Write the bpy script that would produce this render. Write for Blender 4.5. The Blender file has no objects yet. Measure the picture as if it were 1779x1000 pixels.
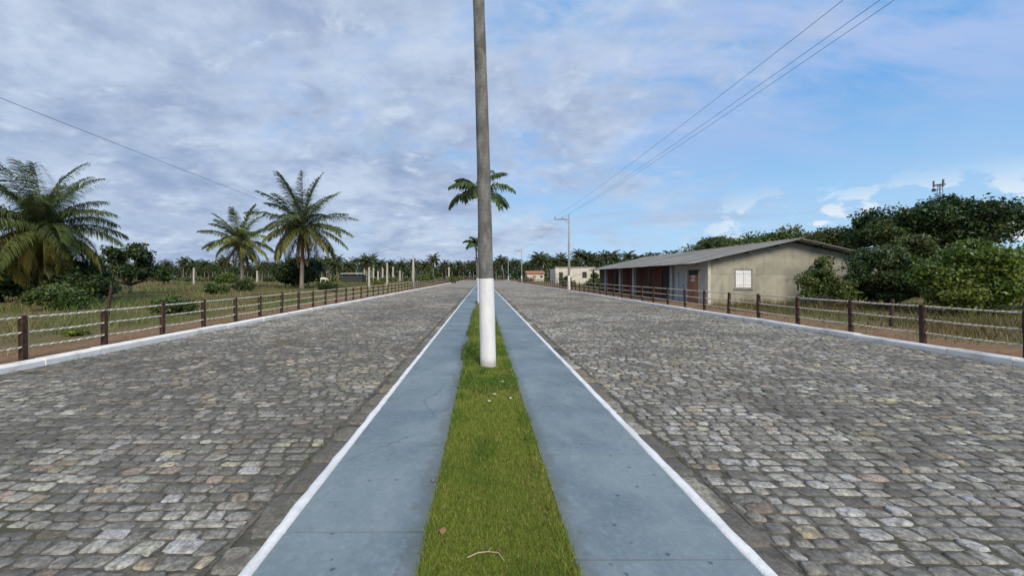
import bpy, math, random
import numpy as np
from math import radians, sin, cos, pi, tau

random.seed(7)
RNG = np.random.default_rng(7)
S = bpy.context.scene
COL = S.collection

# ------------------------------------------------------------------ camera
F = 670.0 / 1779.0            # focal length in picture widths (very wide phone lens)
CAM_H = 1.6
cam = bpy.data.cameras.new("camera")
cam.sensor_width = 36.0
cam.lens = 36.0 * F
cam.shift_x = 51.5 / 1779.0
cam.shift_y = -19.0 / 1779.0
cam.clip_start = 0.05
cam.clip_end = 6000.0
camo = bpy.data.objects.new("camera", cam)
camo.location = (0, 0, CAM_H)
camo.rotation_euler = (radians(90), 0, 0)
COL.objects.link(camo)
S.camera = camo

# ------------------------------------------------------------------ node helpers
def nd(t, typ, **kw):
    n = t.nodes.new(typ)
    for k, v in kw.items():
        if k.startswith("i_"):
            key = k[2:]
            n.inputs[int(key) if key.isdigit() else key.replace("_", " ")].default_value = v
        else:
            setattr(n, k, v)
    return n
def lk(t, a, b):
    t.links.new(a, b)
def math_n(t, op, a, b=None, c=None, clamp=False):
    n = t.nodes.new("ShaderNodeMath"); n.operation = op; n.use_clamp = clamp
    for i, v in enumerate((a, b, c)):
        if v is None: continue
        if isinstance(v, (int, float)): n.inputs[i].default_value = v
        else: lk(t, v, n.inputs[i])
    return n.outputs[0]
def mix_c(t, fac, a, b, mode="MIX"):
    n = t.nodes.new("ShaderNodeMix"); n.data_type = "RGBA"; n.blend_type = mode
    for sock, v in ((n.inputs[0], fac), (n.inputs[6], a), (n.inputs[7], b)):
        if isinstance(v, (int, float)): sock.default_value = v
        elif isinstance(v, tuple): sock.default_value = (*v[:3], 1.0)
        else: lk(t, v, sock)
    return n.outputs[2]
def noise(t, vec, scale, detail=4.0, rough=0.55, dist=0.0, w=None):
    n = t.nodes.new("ShaderNodeTexNoise")
    n.inputs["Scale"].default_value = scale
    n.inputs["Detail"].default_value = detail
    n.inputs["Roughness"].default_value = rough
    n.inputs["Distortion"].default_value = dist
    if vec is not None: lk(t, vec, n.inputs["Vector"])
    return n.outputs["Fac"]
def ramp(t, fac, lo, hi, smooth=True):
    n = t.nodes.new("ShaderNodeMapRange")
    n.interpolation_type = "SMOOTHSTEP" if smooth else "LINEAR"
    n.inputs["From Min"].default_value = lo; n.inputs["From Max"].default_value = hi
    lk(t, fac, n.inputs["Value"])
    return n.outputs["Result"]
def mapping(t, vec, scale=(1, 1, 1), loc=(0, 0, 0), rot=(0, 0, 0)):
    n = t.nodes.new("ShaderNodeMapping")
    n.inputs["Scale"].default_value = scale; n.inputs["Location"].default_value = loc
    n.inputs["Rotation"].default_value = rot
    lk(t, vec, n.inputs["Vector"])
    return n.outputs["Vector"]

# ------------------------------------------------------------------ sky
SUN_EL, SUN_AZ = radians(38), radians(164)      # azimuth clockwise from +Y
W = bpy.data.worlds.new("World"); S.world = W; W.use_nodes = True
t = W.node_tree; t.nodes.clear()
wo = nd(t, "ShaderNodeOutputWorld"); bg = nd(t, "ShaderNodeBackground")
BG_STR = 0.1
bg.inputs["Strength"].default_value = BG_STR
sky = nd(t, "ShaderNodeTexSky", sky_type="NISHITA", sun_disc=False)
sky.sun_elevation = SUN_EL; sky.sun_rotation = SUN_AZ
sky.air_density = 1.0; sky.dust_density = 0.4; sky.ozone_density = 1.2
tc = nd(t, "ShaderNodeTexCoord")
sx = nd(t, "ShaderNodeSeparateXYZ"); lk(t, tc.outputs["Generated"], sx.inputs[0])
zc = math_n(t, "MAXIMUM", sx.outputs[2], 0.0)
zz = math_n(t, "MULTIPLY", math_n(t, "ADD", zc, 0.30), 0.72)
ux = math_n(t, "DIVIDE", sx.outputs[0], zz); uy = math_n(t, "DIVIDE", sx.outputs[1], zz)
cv = nd(t, "ShaderNodeCombineXYZ"); lk(t, ux, cv.inputs[0]); lk(t, uy, cv.inputs[1])
P = cv.outputs[0]
def C(r, g, b):  # linear cloud radiance -> node colour at the background strength
    return (r / BG_STR, g / BG_STR, b / BG_STR)
clear = mix_c(t, 0.75, sky.outputs[0], C(0.165, 0.47, 0.95))
# paler towards the horizon, as in the sky model
hz = ramp(t, zc, 0.0, 0.40)
clear = mix_c(t, math_n(t, "MULTIPLY", math_n(t, "SUBTRACT", 1.0, hz), 0.75), clear, C(0.52, 0.77, 0.95))
n_big = noise(t, mapping(t, P, (1, 1, 1), (2.3, 0.4, 0)), 0.75, 5, 0.55, 0.35)
n_mid = noise(t, mapping(t, P, (1.0, 1.15, 1), (7.1, 3.2, 0)), 2.7, 8, 0.60, 0.45)
n_fin = noise(t, mapping(t, P, (1.1, 1.9, 1), (1.7, 9.2, 0), (0, 0, 0.5)), 5.5, 6, 0.6, 0.3)
side = math_n(t, "MULTIPLY", sx.outputs[0], -0.26)           # more cloud over the left
side = math_n(t, "ADD", side, math_n(t, "MULTIPLY", math_n(t, "SUBTRACT", zc, 0.35), 0.05))
dens = math_n(t, "ADD", math_n(t, "ADD", math_n(t, "MULTIPLY", n_big, 0.56), math_n(t, "MULTIPLY", n_mid, 0.42)), side)
dens = math_n(t, "ADD", dens, math_n(t, "MULTIPLY", n_fin, 0.20))
mask = ramp(t, dens, 0.42, 0.64)
thick = ramp(t, dens, 0.50, 0.72)
lightc = C(0.58, 0.675, 0.83); darkc = C(0.295, 0.385, 0.575)
n_s = noise(t, mapping(t, P, (1, 1.1, 1), (12.7, 5.5, 0), (0, 0, 0.3)), 1.5, 9, 0.60, 0.25)
n_s2 = noise(t, mapping(t, P, (1, 1.2, 1), (2.2, 15.5, 0)), 4.5, 7, 0.60, 0.15)
shade = ramp(t, math_n(t, "ADD", math_n(t, "MULTIPLY", n_s, 0.64), math_n(t, "MULTIPLY", n_s2, 0.36)), 0.35, 0.64)
ccol = mix_c(t, math_n(t, "MULTIPLY", math_n(t, "ADD", math_n(t, "MULTIPLY", thick, 0.45), 0.55), shade), lightc, darkc)
n_w = noise(t, mapping(t, P, (1.0, 1.3, 1), (4.4, 8.8, 0), (0, 0, -0.4)), 4.0, 8, 0.60, 0.2)
brk = ramp(t, n_w, 0.54, 0.72)
ccol = mix_c(t, math_n(t, "MULTIPLY", brk, 0.75), ccol, C(0.68, 0.77, 0.89))
# thin bands low over the horizon
band = noise(t, mapping(t, tc.outputs["Generated"], (1.6, 1.6, 13)), 1.6, 5, 0.55, 0.5)
low = math_n(t, "MULTIPLY", ramp(t, band, 0.50, 0.66), math_n(t, "SUBTRACT", 1.0, ramp(t, zc, 0.10, 0.36)))
allmask = math_n(t, "MULTIPLY", mask, 0.93)
veil = ramp(t, noise(t, mapping(t, P, (0.9, 2.4, 1), (3.3, 1.1, 0), (0, 0, 0.35)), 1.3, 8, 0.62, 0.4), 0.32, 0.64)
clear = mix_c(t, math_n(t, "MULTIPLY", math_n(t, "MULTIPLY", veil, math_n(t, "ADD", 0.30, ramp(t, zc, 0.15, 0.42))), 0.66), clear, C(0.44, 0.56, 0.85))
out = mix_c(t, allmask, clear, ccol)
out = mix_c(t, math_n(t, "MULTIPLY", low, 0.60), out, C(0.42, 0.53, 0.72))
# small bright cumulus close to the horizon on the right
cu_n = noise(t, mapping(t, tc.outputs["Generated"], (6, 6, 9), (3.1, 0.2, 0.35)), 2.1, 7, 0.58, 0.2)
cu = math_n(t, "MULTIPLY", ramp(t, cu_n, 0.50, 0.57), math_n(t, "MULTIPLY", ramp(t, sx.outputs[0], 0.42, 0.6), math_n(t, "SUBTRACT", 1.0, ramp(t, zc, 0.10, 0.20))))
out = mix_c(t, math_n(t, "MULTIPLY", cu, 0.95), out, C(0.80, 0.87, 0.95))
lk(t, out, bg.inputs["Color"]); lk(t, bg.outputs[0], wo.inputs[0])

# ------------------------------------------------------------------ sun (behind thin cloud)
sl = bpy.data.lights.new("sun", "SUN"); sl.energy = 3.6; sl.angle = radians(22); sl.color = (1.0, 0.90, 0.73)
so = bpy.data.objects.new("sun", sl); COL.objects.link(so)
so.rotation_euler = (radians(90) - SUN_EL, 0, pi - SUN_AZ)
so.location = (20, -30, 40)

S.view_settings.view_transform = "Standard"; S.view_settings.look = "None"
S.view_settings.exposure = 0.0; S.view_settings.gamma = 1.0
S.view_settings.use_curve_mapping = False
S.render.engine = "CYCLES"
S.cycles.use_denoising = True
S.cycles.max_bounces = 6

# ------------------------------------------------------------------ materials
def mat(name, rough=0.85, spec=0.25):
    m = bpy.data.materials.new(name); m.use_nodes = True
    t = m.node_tree; b = t.nodes["Principled BSDF"]
    b.inputs["Roughness"].default_value = rough
    b.inputs["Specular IOR Level"].default_value = spec
    return m, t, b
def ocoord(t):
    return nd(t, "ShaderNodeTexCoord").outputs["Object"]
def gcoord(t):
    return nd(t, "ShaderNodeNewGeometry").outputs["Position"]
def bump(t, b, h, strength=0.4, dist=0.02):
    n = nd(t, "ShaderNodeBump"); n.inputs["Strength"].default_value = strength
    n.inputs["Distance"].default_value = dist
    lk(t, h, n.inputs["Height"]); lk(t, n.outputs[0], b.inputs["Normal"])
def mottled(name, c1, c2, scale=3.0, rough=0.85, c3=None, bscale=None, bstr=0.3, spec=0.25, s3=0.7, lo=.35, hi=.65, glob=False):
    m, t, b = mat(name, rough, spec)
    v = gcoord(t) if glob else ocoord(t)
    c = mix_c(t, ramp(t, noise(t, v, scale, 7, 0.62), lo, hi), c1, c2)
    if c3: c = mix_c(t, ramp(t, noise(t, v, s3, 5, 0.6), 0.50, 0.70), c, c3)
    lk(t, c, b.inputs["Base Color"])
    if bscale: bump(t, b, noise(t, v, bscale, 6, 0.65), bstr, 0.02)
    return m
def leaf_mat(name, transl=0.28, gloss=0.10):
    m = bpy.data.materials.new(name); m.use_nodes = True
    t = m.node_tree; t.nodes.clear()
    o = nd(t, "ShaderNodeOutputMaterial")
    a = nd(t, "ShaderNodeAttribute", attribute_name="Col")
    d = nd(t, "ShaderNodeBsdfDiffuse"); tr = nd(t, "ShaderNodeBsdfTranslucent")
    g = nd(t, "ShaderNodeBsdfGlossy"); g.inputs["Roughness"].default_value = 0.5
    g.inputs["Color"].default_value = (0.8, 0.85, 0.9, 1)
    lk(t, a.outputs["Color"], d.inputs["Color"])
    lk(t, mix_c(t, 1.0, a.outputs["Color"], (1.0, 1.15, 0.6), "MULTIPLY"), tr.inputs["Color"])
    mx = nd(t, "ShaderNodeMixShader"); mx.inputs[0].default_value = transl
    lk(t, d.outputs[0], mx.inputs[1]); lk(t, tr.outputs[0], mx.inputs[2])
    fr = nd(t, "ShaderNodeFresnel"); fr.inputs[0].default_value = 1.35
    m2 = nd(t, "ShaderNodeMixShader"); lk(t, math_n(t, "MULTIPLY", fr.outputs[0], gloss * 5), m2.inputs[0])
    lk(t, mx.outputs[0], m2.inputs[1]); lk(t, g.outputs[0], m2.inputs[2])
    lk(t, m2.outputs[0], o.inputs[0])
    return m
M = {}
M["leaf"] = leaf_mat("leaf", 0.25, 0.018)
M["frond"] = leaf_mat("frond", 0.20, 0.05)
M["grass"] = leaf_mat("grass", 0.25, 0.01)

# cobble stones: colour of each stone in "Col"
m, t, b = mat("cobble_stone", 0.72, 0.3); M["cobble"] = m
v = gcoord(t); a = nd(t, "ShaderNodeAttribute", attribute_name="Col").outputs["Color"]
n1 = noise(t, v, 38, 6, 0.7); n2 = noise(t, v, 9, 5, 0.6); n3 = noise(t, v, 0.9, 5, 0.6)
n0 = noise(t, v, 120, 4, 0.65); n4 = noise(t, v, 18, 6, 0.7, 0.4)
c = mix_c(t, ramp(t, n1, 0.30, 0.70), mix_c(t, 1.0, a, (0.58, 0.57, 0.55), "MULTIPLY"), mix_c(t, 1.0, a, (1.45, 1.44, 1.41), "MULTIPLY"))
c = mix_c(t, math_n(t, "MULTIPLY", ramp(t, n0, 0.52, 0.72), 0.35), c, (0.34, 0.33, 0.31))
c = mix_c(t, math_n(t, "MULTIPLY", ramp(t, n4, 0.50, 0.64), 0.55), c, (0.085, 0.078, 0.066))
c = mix_c(t, math_n(t, "MULTIPLY", ramp(t, n2, 0.46, 0.66), 0.60), c, (0.11, 0.10, 0.085))
c = mix_c(t, math_n(t, "MULTIPLY", ramp(t, n3, 0.46, 0.66), 0.60), c, (0.085, 0.08, 0.068))
lk(t, c, b.inputs["Base Color"]); bump(t, b, math_n(t, "ADD", math_n(t, "ADD", n1, n4), math_n(t, "MULTIPLY", n0, 0.3)), 0.8, 0.010)
# joints between the stones
M["joint"] = mottled("joint_dirt", (0.070, 0.066, 0.057), (0.175, 0.162, 0.137), 16, 0.95, (0.085, 0.088, 0.055), 60, 0.6, 0.1, glob=True)
# the road where the stones are too far to tell apart
m, t, b = mat("far_cobble", 0.8, 0.25); M["far_cobble"] = m
v = gcoord(t)
bt = nd(t, "ShaderNodeTexBrick"); lk(t, mapping(t, v, (1, 1, 1)), bt.inputs["Vector"])
bt.inputs["Color1"].default_value = (0.29, 0.275, 0.24, 1); bt.inputs["Color2"].default_value = (0.40, 0.375, 0.33, 1)
bt.inputs["Mortar"].default_value = (0.10, 0.092, 0.078, 1); bt.inputs["Scale"].default_value = 1.0
bt.inputs["Brick Width"].default_value = 0.2; bt.inputs["Row Height"].default_value = 0.15; bt.inputs["Mortar Size"].default_value = 0.018
c = mix_c(t, ramp(t, noise(t, v, 0.5, 6, 0.6), 0.3, 0.7), bt.outputs[0], (0.24, 0.215, 0.18))
lk(t, c, b.inputs["Base Color"]); bump(t, b, noise(t, v, 6, 5, 0.6), 0.5, 0.03)

# blue painted concrete
m, t, b = mat("blue_paint", 0.62, 0.35); M["blue"] = m
v = gcoord(t)
c = mix_c(t, ramp(t, noise(t, v, 1.1, 7, 0.65, 0.4), 0.32, 0.68), (0.122, 0.170, 0.200), (0.200, 0.247, 0.274))
c = mix_c(t, math_n(t, "MULTIPLY", ramp(t, noise(t, v, 30, 5, 0.6), 0.45, 0.75), 0.30), c, (0.31, 0.365, 0.40))
c = mix_c(t, math_n(t, "MULTIPLY", ramp(t, noise(t, v, 4.5, 8, 0.7, 0.5), 0.56, 0.72), 0.55), c, (0.135, 0.178, 0.215))
vo = nd(t, "ShaderNodeTexVoronoi"); vo.inputs["Scale"].default_value = 7.0; lk(t, mapping(t, v, (1, 1, 1)), vo.inputs["Vector"])
vo.inputs["Randomness"].default_value = 1.0
spot = math_n(t, "MULTIPLY", math_n(t, "SUBTRACT", 1.0, ramp(t, math_n(t, "ADD", vo.outputs["Distance"], math_n(t, "MULTIPLY", noise(t, v, 50, 3, 0.6), 0.16)), 0.13, 0.21)),
              ramp(t, noise(t, v, 2.0, 3, 0.5), 0.36, 0.50))
c = mix_c(t, math_n(t, "MULTIPLY", spot, 0.85), c, (0.06, 0.08, 0.10))
cr = nd(t, "ShaderNodeTexVoronoi"); cr.feature = "DISTANCE_TO_EDGE"; cr.inputs["Scale"].default_value = 0.75
wv = nd(t, "ShaderNodeVectorMath"); wv.operation = "ADD"
nv = nd(t, "ShaderNodeTexNoise"); nv.inputs["Scale"].default_value = 3.0; nv.inputs["Detail"].default_value = 6; lk(t, v, nv.inputs["Vector"])
lk(t, v, wv.inputs[0]); lk(t, mix_c(t, 0.35, (0, 0, 0), nv.outputs["Color"]), wv.inputs[1]); lk(t, wv.outputs[0], cr.inputs["Vector"])
scuff = math_n(t, "MULTIPLY", ramp(t, noise(t, mapping(t, v, (1, 0.45, 1)), 14, 8, 0.72, 0.6), 0.57, 0.70), ramp(t, noise(t, v, 0.9, 3, 0.5), 0.42, 0.62))
c = mix_c(t, math_n(t, "MULTIPLY", scuff, 0.85), c, (0.10, 0.125, 0.145))
bl = ramp(t, noise(t, mapping(t, v, (1, 0.6, 1)), 2.6, 6, 0.6, 0.4), 0.56, 0.74)
c = mix_c(t, math_n(t, "MULTIPLY", bl, 0.55), c, (0.275, 0.305, 0.315))
spx = nd(t, "ShaderNodeSeparateXYZ"); lk(t, v, spx.inputs[0])
dedge = math_n(t, "SUBTRACT", math_n(t, "ABSOLUTE", math_n(t, "SUBTRACT", spx.outputs[0], 0.075)), 0.425)     # metres from the grass
dirt = math_n(t, "SUBTRACT", 1.0, ramp(t, math_n(t, "ADD", dedge, math_n(t, "MULTIPLY", noise(t, v, 7, 7, 0.7), -0.30)), -0.13, -0.03))
c = mix_c(t, math_n(t, "MULTIPLY", dirt, 0.45), c, (0.085, 0.095, 0.085))
crack = math_n(t, "MULTIPLY", math_n(t, "SUBTRACT", 1.0, ramp(t, cr.outputs["Distance"], 0.002, 0.010)), ramp(t, noise(t, v, 0.8, 2, 0.5), 0.48, 0.54))
c = mix_c(t, math_n(t, "MULTIPLY", crack, 0.48), c, (0.05, 0.06, 0.07))
lk(t, c, b.inputs["Base Color"]); bump(t, b, noise(t, v, 45, 5, 0.6), 0.25, 0.006)

M["white_kerb"] = mottled("white_kerb_paint", (0.78, 0.76, 0.72), (0.86, 0.84, 0.80), 5, 0.7, (0.60, 0.57, 0.51), 30, 0.4, 0.3, 2.2, glob=True)
M["white_line"] = mottled("white_line_paint", (0.66, 0.68, 0.69), (0.80, 0.81, 0.82), 8, 0.7, (0.58, 0.59, 0.59), 30, 0.4, 0.3, 2.0, glob=True)
M["kerb_far"] = M["white_kerb"]
M["gutter"] = mottled("gutter_concrete", (0.055, 0.053, 0.047), (0.17, 0.16, 0.14), 3.5, 0.85, (0.09, 0.095, 0.055), 40, 0.6, 0.25, 1.4, .3, .72, glob=True)
m, t, b = mat("trunk_whitewash", 0.8, 0.15); M["trunk_white"] = m
v = ocoord(t); sp = nd(t, "ShaderNodeSeparateXYZ"); lk(t, v, sp.inputs[0])
c = mix_c(t, ramp(t, noise(t, mapping(t, v, (1, 1, 0.25)), 9, 7, 0.65), 0.35, 0.65), (0.66, 0.66, 0.68), (0.75, 0.75, 0.76))
c = mix_c(t, math_n(t, "MULTIPLY", ramp(t, noise(t, mapping(t, v, (1, 1, 0.5)), 24, 6, 0.7), 0.60, 0.72), 0.45), c, (0.40, 0.39, 0.37))
mud = math_n(t, "SUBTRACT", 1.0, ramp(t, math_n(t, "ADD", sp.outputs[2], math_n(t, "MULTIPLY", noise(t, v, 16, 6, 0.7), -0.16)), -0.02, 0.10))
c = mix_c(t, math_n(t, "MULTIPLY", mud, 0.6), c, (0.27, 0.25, 0.18))
lk(t, c, b.inputs["Base Color"]); bump(t, b, noise(t, v, 22, 6, 0.65), 0.4, 0.015)
# palm trunk with ring scars
m, t, b = mat("palm_trunk", 0.9, 0.15); M["palm_trunk"] = m
v = ocoord(t)
c = mix_c(t, ramp(t, noise(t, mapping(t, v, (1, 1, 0.35)), 9, 7, 0.65), 0.3, 0.7), (0.115, 0.112, 0.106), (0.225, 0.222, 0.214))
c = mix_c(t, ramp(t, noise(t, mapping(t, v, (1, 1, 0.5)), 3, 5, 0.6), 0.5, 0.68), c, (0.10, 0.098, 0.088))
wav = nd(t, "ShaderNodeTexWave", bands_direction="Z"); wav.inputs["Scale"].default_value = 4.2; wav.inputs["Distortion"].default_value = 3.5
lk(t, v, wav.inputs["Vector"])
c = mix_c(t, math_n(t, "MULTIPLY", ramp(t, wav.outputs["Fac"], 0.80, 1.0), 0.08), c, (0.08, 0.075, 0.068))
lk(t, c, b.inputs["Base Color"]); bump(t, b, math_n(t, "ADD", math_n(t, "MULTIPLY", wav.outputs["Fac"], -0.12), noise(t, v, 22, 6, 0.65)), 0.6, 0.02)
M["coco_trunk"] = mottled("coconut_trunk", (0.15, 0.125, 0.095), (0.28, 0.245, 0.20), 7, 0.9, (0.12, 0.095, 0.07), 12, 0.6, 0.15)
M["bark"] = mottled("bark", (0.075, 0.06, 0.045), (0.17, 0.145, 0.115), 6, 0.92, None, 14, 0.7, 0.1)
M["crownshaft"] = mottled("crownshaft", (0.10, 0.17, 0.05), (0.16, 0.22, 0.08), 4, 0.5)
M["coconut"] = mottled("coconut_husk", (0.16, 0.14, 0.04), (0.22, 0.12, 0.03), 5, 0.5)
M["post"] = mottled("dark_timber", (0.036, 0.021, 0.015), (0.075, 0.044, 0.030), 8, 0.8, (0.035, 0.022, 0.018), 20, 0.5, 0.25, 2.0)
M["rope_light"] = mottled("rope_light", (0.62, 0.58, 0.48), (0.78, 0.75, 0.66), 5, 0.9, (0.48, 0.44, 0.34), 90, 0.6, 0.1, 0.9)
M["rope_dark"] = mottled("rope_weathered", (0.36, 0.325, 0.245), (0.52, 0.475, 0.375), 5, 0.95, None, 90, 0.6, 0.1)
M["concrete"] = mottled("pale_concrete", (0.36, 0.345, 0.30), (0.50, 0.48, 0.42), 4, 0.9, (0.30, 0.28, 0.23), 15, 0.4, 0.15)
M["pole"] = mottled("pole_concrete", (0.26, 0.27, 0.27), (0.36, 0.365, 0.36), 4, 0.85, None, 20, 0.3, 0.2)
M["pole_white"] = mottled("pole_base_paint", (0.66, 0.65, 0.62), (0.76, 0.75, 0.73), 4, 0.8)
M["dark_metal"] = mottled("dark_metal", (0.07, 0.07, 0.075), (0.12, 0.12, 0.125), 10, 0.55, None, None, 0, 0.5)
M["wire"] = mottled("wire_aluminium", (0.09, 0.10, 0.115), (0.13, 0.14, 0.155), 3, 0.6)
M["insulator"] = mottled("insulator_glaze", (0.18, 0.12, 0.09), (0.24, 0.16, 0.12), 9, 0.3, None, None, 0, 0.5)
# gable wall plaster with stains and cracks
m, t, b = mat("beige_plaster", 0.9, 0.15); M["plaster"] = m
v = gcoord(t)
c = mix_c(t, ramp(t, noise(t, v, 1.3, 7, 0.62, 0.3), 0.34, 0.66), (0.285, 0.272, 0.222), (0.375, 0.358, 0.295))
c = mix_c(t, math_n(t, "MULTIPLY", ramp(t, noise(t, mapping(t, v, (1.6, 1, 0.35)), 1.2, 6, 0.6), 0.46, 0.66), 0.75), c, (0.235, 0.222, 0.175))
sp = nd(t, "ShaderNodeSeparateXYZ"); lk(t, v, sp.inputs[0])
# greyer, darker patch on the lower right of the gable
gp = math_n(t, "MULTIPLY", ramp(t, math_n(t, "ADD", sp.outputs[0], math_n(t, "MULTIPLY", noise(t, v, 1.5, 5, 0.6), 1.2)), 16.7, 17.5),
            math_n(t, "SUBTRACT", 1.0, ramp(t, math_n(t, "ADD", sp.outputs[2], math_n(t, "MULTIPLY", noise(t, v, 1.5, 5, 0.6), 0.8)), 2.3, 2.8)))
c = mix_c(t, math_n(t, "MULTIPLY", gp, 0.8), c, (0.19, 0.188, 0.165))
pt = nd(t, "ShaderNodeTexVoronoi"); pt.inputs["Scale"].default_value = 0.55; lk(t, mapping(t, v, (1, 1, 1.4), (0.3, 0, 0.2)), pt.inputs["Vector"])
pm = ramp(t, math_n(t, "ADD", pt.outputs["Distance"], math_n(t, "MULTIPLY", noise(t, v, 3, 6, 0.65), 0.35)), 0.42, 0.47)
c = mix_c(t, math_n(t, "MULTIPLY", math_n(t, "SUBTRACT", 1.0, pm), 0.30), c, (0.42, 0.40, 0.34))
drip = math_n(t, "MULTIPLY", ramp(t, noise(t, mapping(t, v, (5.5, 1, 0.22)), 1.0, 6, 0.65), 0.54, 0.70), ramp(t, sp.outputs[2], 1.4, 3.0))
c = mix_c(t, math_n(t, "MULTIPLY", drip, 0.55), c, (0.16, 0.15, 0.12))
# damp dirt along the foot of the wall
ft = math_n(t, "SUBTRACT", 1.0, ramp(t, math_n(t, "ADD", sp.outputs[2], math_n(t, "MULTIPLY", noise(t, v, 3, 5, 0.6), 0.7)), 0.5, 0.95))
c = mix_c(t, math_n(t, "MULTIPLY", ft, 0.6), c, (0.22, 0.195, 0.13))
# one level crack line and a fine upright one
zl = math_n(t, "ABSOLUTE", math_n(t, "SUBTRACT", math_n(t, "ADD", sp.outputs[2], math_n(t, "MULTIPLY", noise(t, v, 2, 4, 0.5), 0.1)), 1.80))
c = mix_c(t, math_n(t, "MULTIPLY", math_n(t, "SUBTRACT", 1.0, ramp(t, zl, 0.012, 0.04)), 0.5), c, (0.20, 0.185, 0.14))
xl = math_n(t, "ABSOLUTE", math_n(t, "SUBTRACT", math_n(t, "ADD", sp.outputs[0], math_n(t, "MULTIPLY", noise(t, v, 2, 4, 0.5), 0.25)), 15.42))
c = mix_c(t, math_n(t, "MULTIPLY", math_n(t, "SUBTRACT", 1.0, ramp(t, xl, 0.01, 0.035)), math_n(t, "MULTIPLY", ramp(t, sp.outputs[2], 1.75, 1.85), 0.5)), c, (0.20, 0.17, 0.12))
lk(t, c, b.inputs["Base Color"]); bump(t, b, noise(t, v, 12, 6, 0.65), 0.3, 0.02)
M["lilac"] = mottled("lilac_plaster", (0.40, 0.375, 0.375), (0.48, 0.455, 0.45), 1.4, 0.9, (0.28, 0.26, 0.25), 14, 0.25, 0.15, 0.9)
M["pier"] = mottled("pier_whitewash", (0.33, 0.325, 0.315), (0.42, 0.415, 0.40), 2.5, 0.9)
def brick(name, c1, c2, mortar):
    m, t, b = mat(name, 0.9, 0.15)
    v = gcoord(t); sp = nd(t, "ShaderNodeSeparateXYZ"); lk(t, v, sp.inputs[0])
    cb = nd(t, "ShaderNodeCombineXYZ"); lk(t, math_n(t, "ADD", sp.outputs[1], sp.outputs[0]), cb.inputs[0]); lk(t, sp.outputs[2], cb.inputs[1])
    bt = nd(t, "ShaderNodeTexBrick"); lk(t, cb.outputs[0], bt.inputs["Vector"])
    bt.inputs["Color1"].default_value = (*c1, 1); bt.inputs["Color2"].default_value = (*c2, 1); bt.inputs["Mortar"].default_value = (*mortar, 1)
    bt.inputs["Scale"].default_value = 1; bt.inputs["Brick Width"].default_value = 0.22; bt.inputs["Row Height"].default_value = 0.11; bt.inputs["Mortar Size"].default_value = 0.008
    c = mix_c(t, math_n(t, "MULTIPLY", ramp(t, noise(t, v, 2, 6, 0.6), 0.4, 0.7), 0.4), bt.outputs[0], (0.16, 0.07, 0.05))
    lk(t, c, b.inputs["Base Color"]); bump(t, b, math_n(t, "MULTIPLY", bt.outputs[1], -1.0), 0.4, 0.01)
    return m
M["brick"] = brick("red_brick_shaded", (0.115, 0.040, 0.028), (0.155, 0.058, 0.040), (0.11, 0.085, 0.075))  # red darkened to hold the veranda's deep shade in the brick colour
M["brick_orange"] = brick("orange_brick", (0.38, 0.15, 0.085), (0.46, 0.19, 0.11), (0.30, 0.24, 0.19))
M["roof_plain"] = mottled("fibre_cement", (0.36, 0.35, 0.325), (0.50, 0.485, 0.45), 1.2, 0.9, (0.20, 0.19, 0.175), 18, 0.3, 0.15, 0.5, glob=True)
m, t, b = mat("fibre_cement_sheets", 0.9, 0.15); M["roof"] = m
v = gcoord(t); sp = nd(t, "ShaderNodeSeparateXYZ"); lk(t, v, sp.inputs[0])
cb = nd(t, "ShaderNodeCombineXYZ"); lk(t, math_n(t, "FLOOR", math_n(t, "DIVIDE", sp.outputs[1], 1.06)), cb.inputs[0]); lk(t, math_n(t, "FLOOR", math_n(t, "DIVIDE", sp.outputs[0], 1.425)), cb.inputs[1])
wn = nd(t, "ShaderNodeTexWhiteNoise"); wn.noise_dimensions = "2D"; lk(t, cb.outputs[0], wn.inputs["Vector"])
c = mix_c(t, wn.outputs["Value"], (0.30, 0.29, 0.27), (0.41, 0.395, 0.365))
c = mix_c(t, math_n(t, "MULTIPLY", ramp(t, noise(t, mapping(t, v, (0.5, 2.2, 1)), 1.3, 7, 0.65), 0.46, 0.68), 0.6), c, (0.20, 0.19, 0.17))
lk(t, c, b.inputs["Base Color"]); bump(t, b, noise(t, v, 18, 6, 0.65), 0.3, 0.02)
M["roof_dark"] = mottled("roof_timber", (0.035, 0.03, 0.028), (0.06, 0.052, 0.046), 5, 0.85)
M["door_dark"] = mottled("dark_door", (0.028, 0.03, 0.032), (0.05, 0.052, 0.052), 4, 0.7)
M["door_blue"] = mottled("pale_blue_door", (0.30, 0.37, 0.41), (0.38, 0.44, 0.47), 3, 0.7)
M["shutter"] = mottled("white_shutter", (0.66, 0.67, 0.70), (0.78, 0.79, 0.81), 5, 0.65, (0.58, 0.58, 0.60))
M["frame_grey"] = mottled("grey_frame", (0.19, 0.185, 0.18), (0.27, 0.265, 0.255), 5, 0.8)
M["board_yellow"] = mottled("yellowed_board", (0.52, 0.46, 0.29), (0.62, 0.56, 0.38), 5, 0.8)
M["plate"] = mottled("pinkish_plate", (0.62, 0.50, 0.47), (0.74, 0.64, 0.60), 6, 0.6)
M["tile_roof"] = mottled("clay_tile", (0.30, 0.13, 0.07), (0.42, 0.20, 0.11), 4, 0.85)
M["house_white"] = mottled("old_whitewash", (0.46, 0.42, 0.36), (0.64, 0.60, 0.54), 0.9, 0.9, (0.33, 0.29, 0.24))
M["house_red"] = mottled("rusty_shutter", (0.34, 0.14, 0.10), (0.42, 0.19, 0.13), 3, 0.8)
M["cow"] = mottled("white_hide", (0.62, 0.60, 0.54), (0.74, 0.72, 0.66), 4, 0.8)
M["twig"] = mottled("dry_twig", (0.34, 0.27, 0.17), (0.48, 0.40, 0.27), 9, 0.9)
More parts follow.
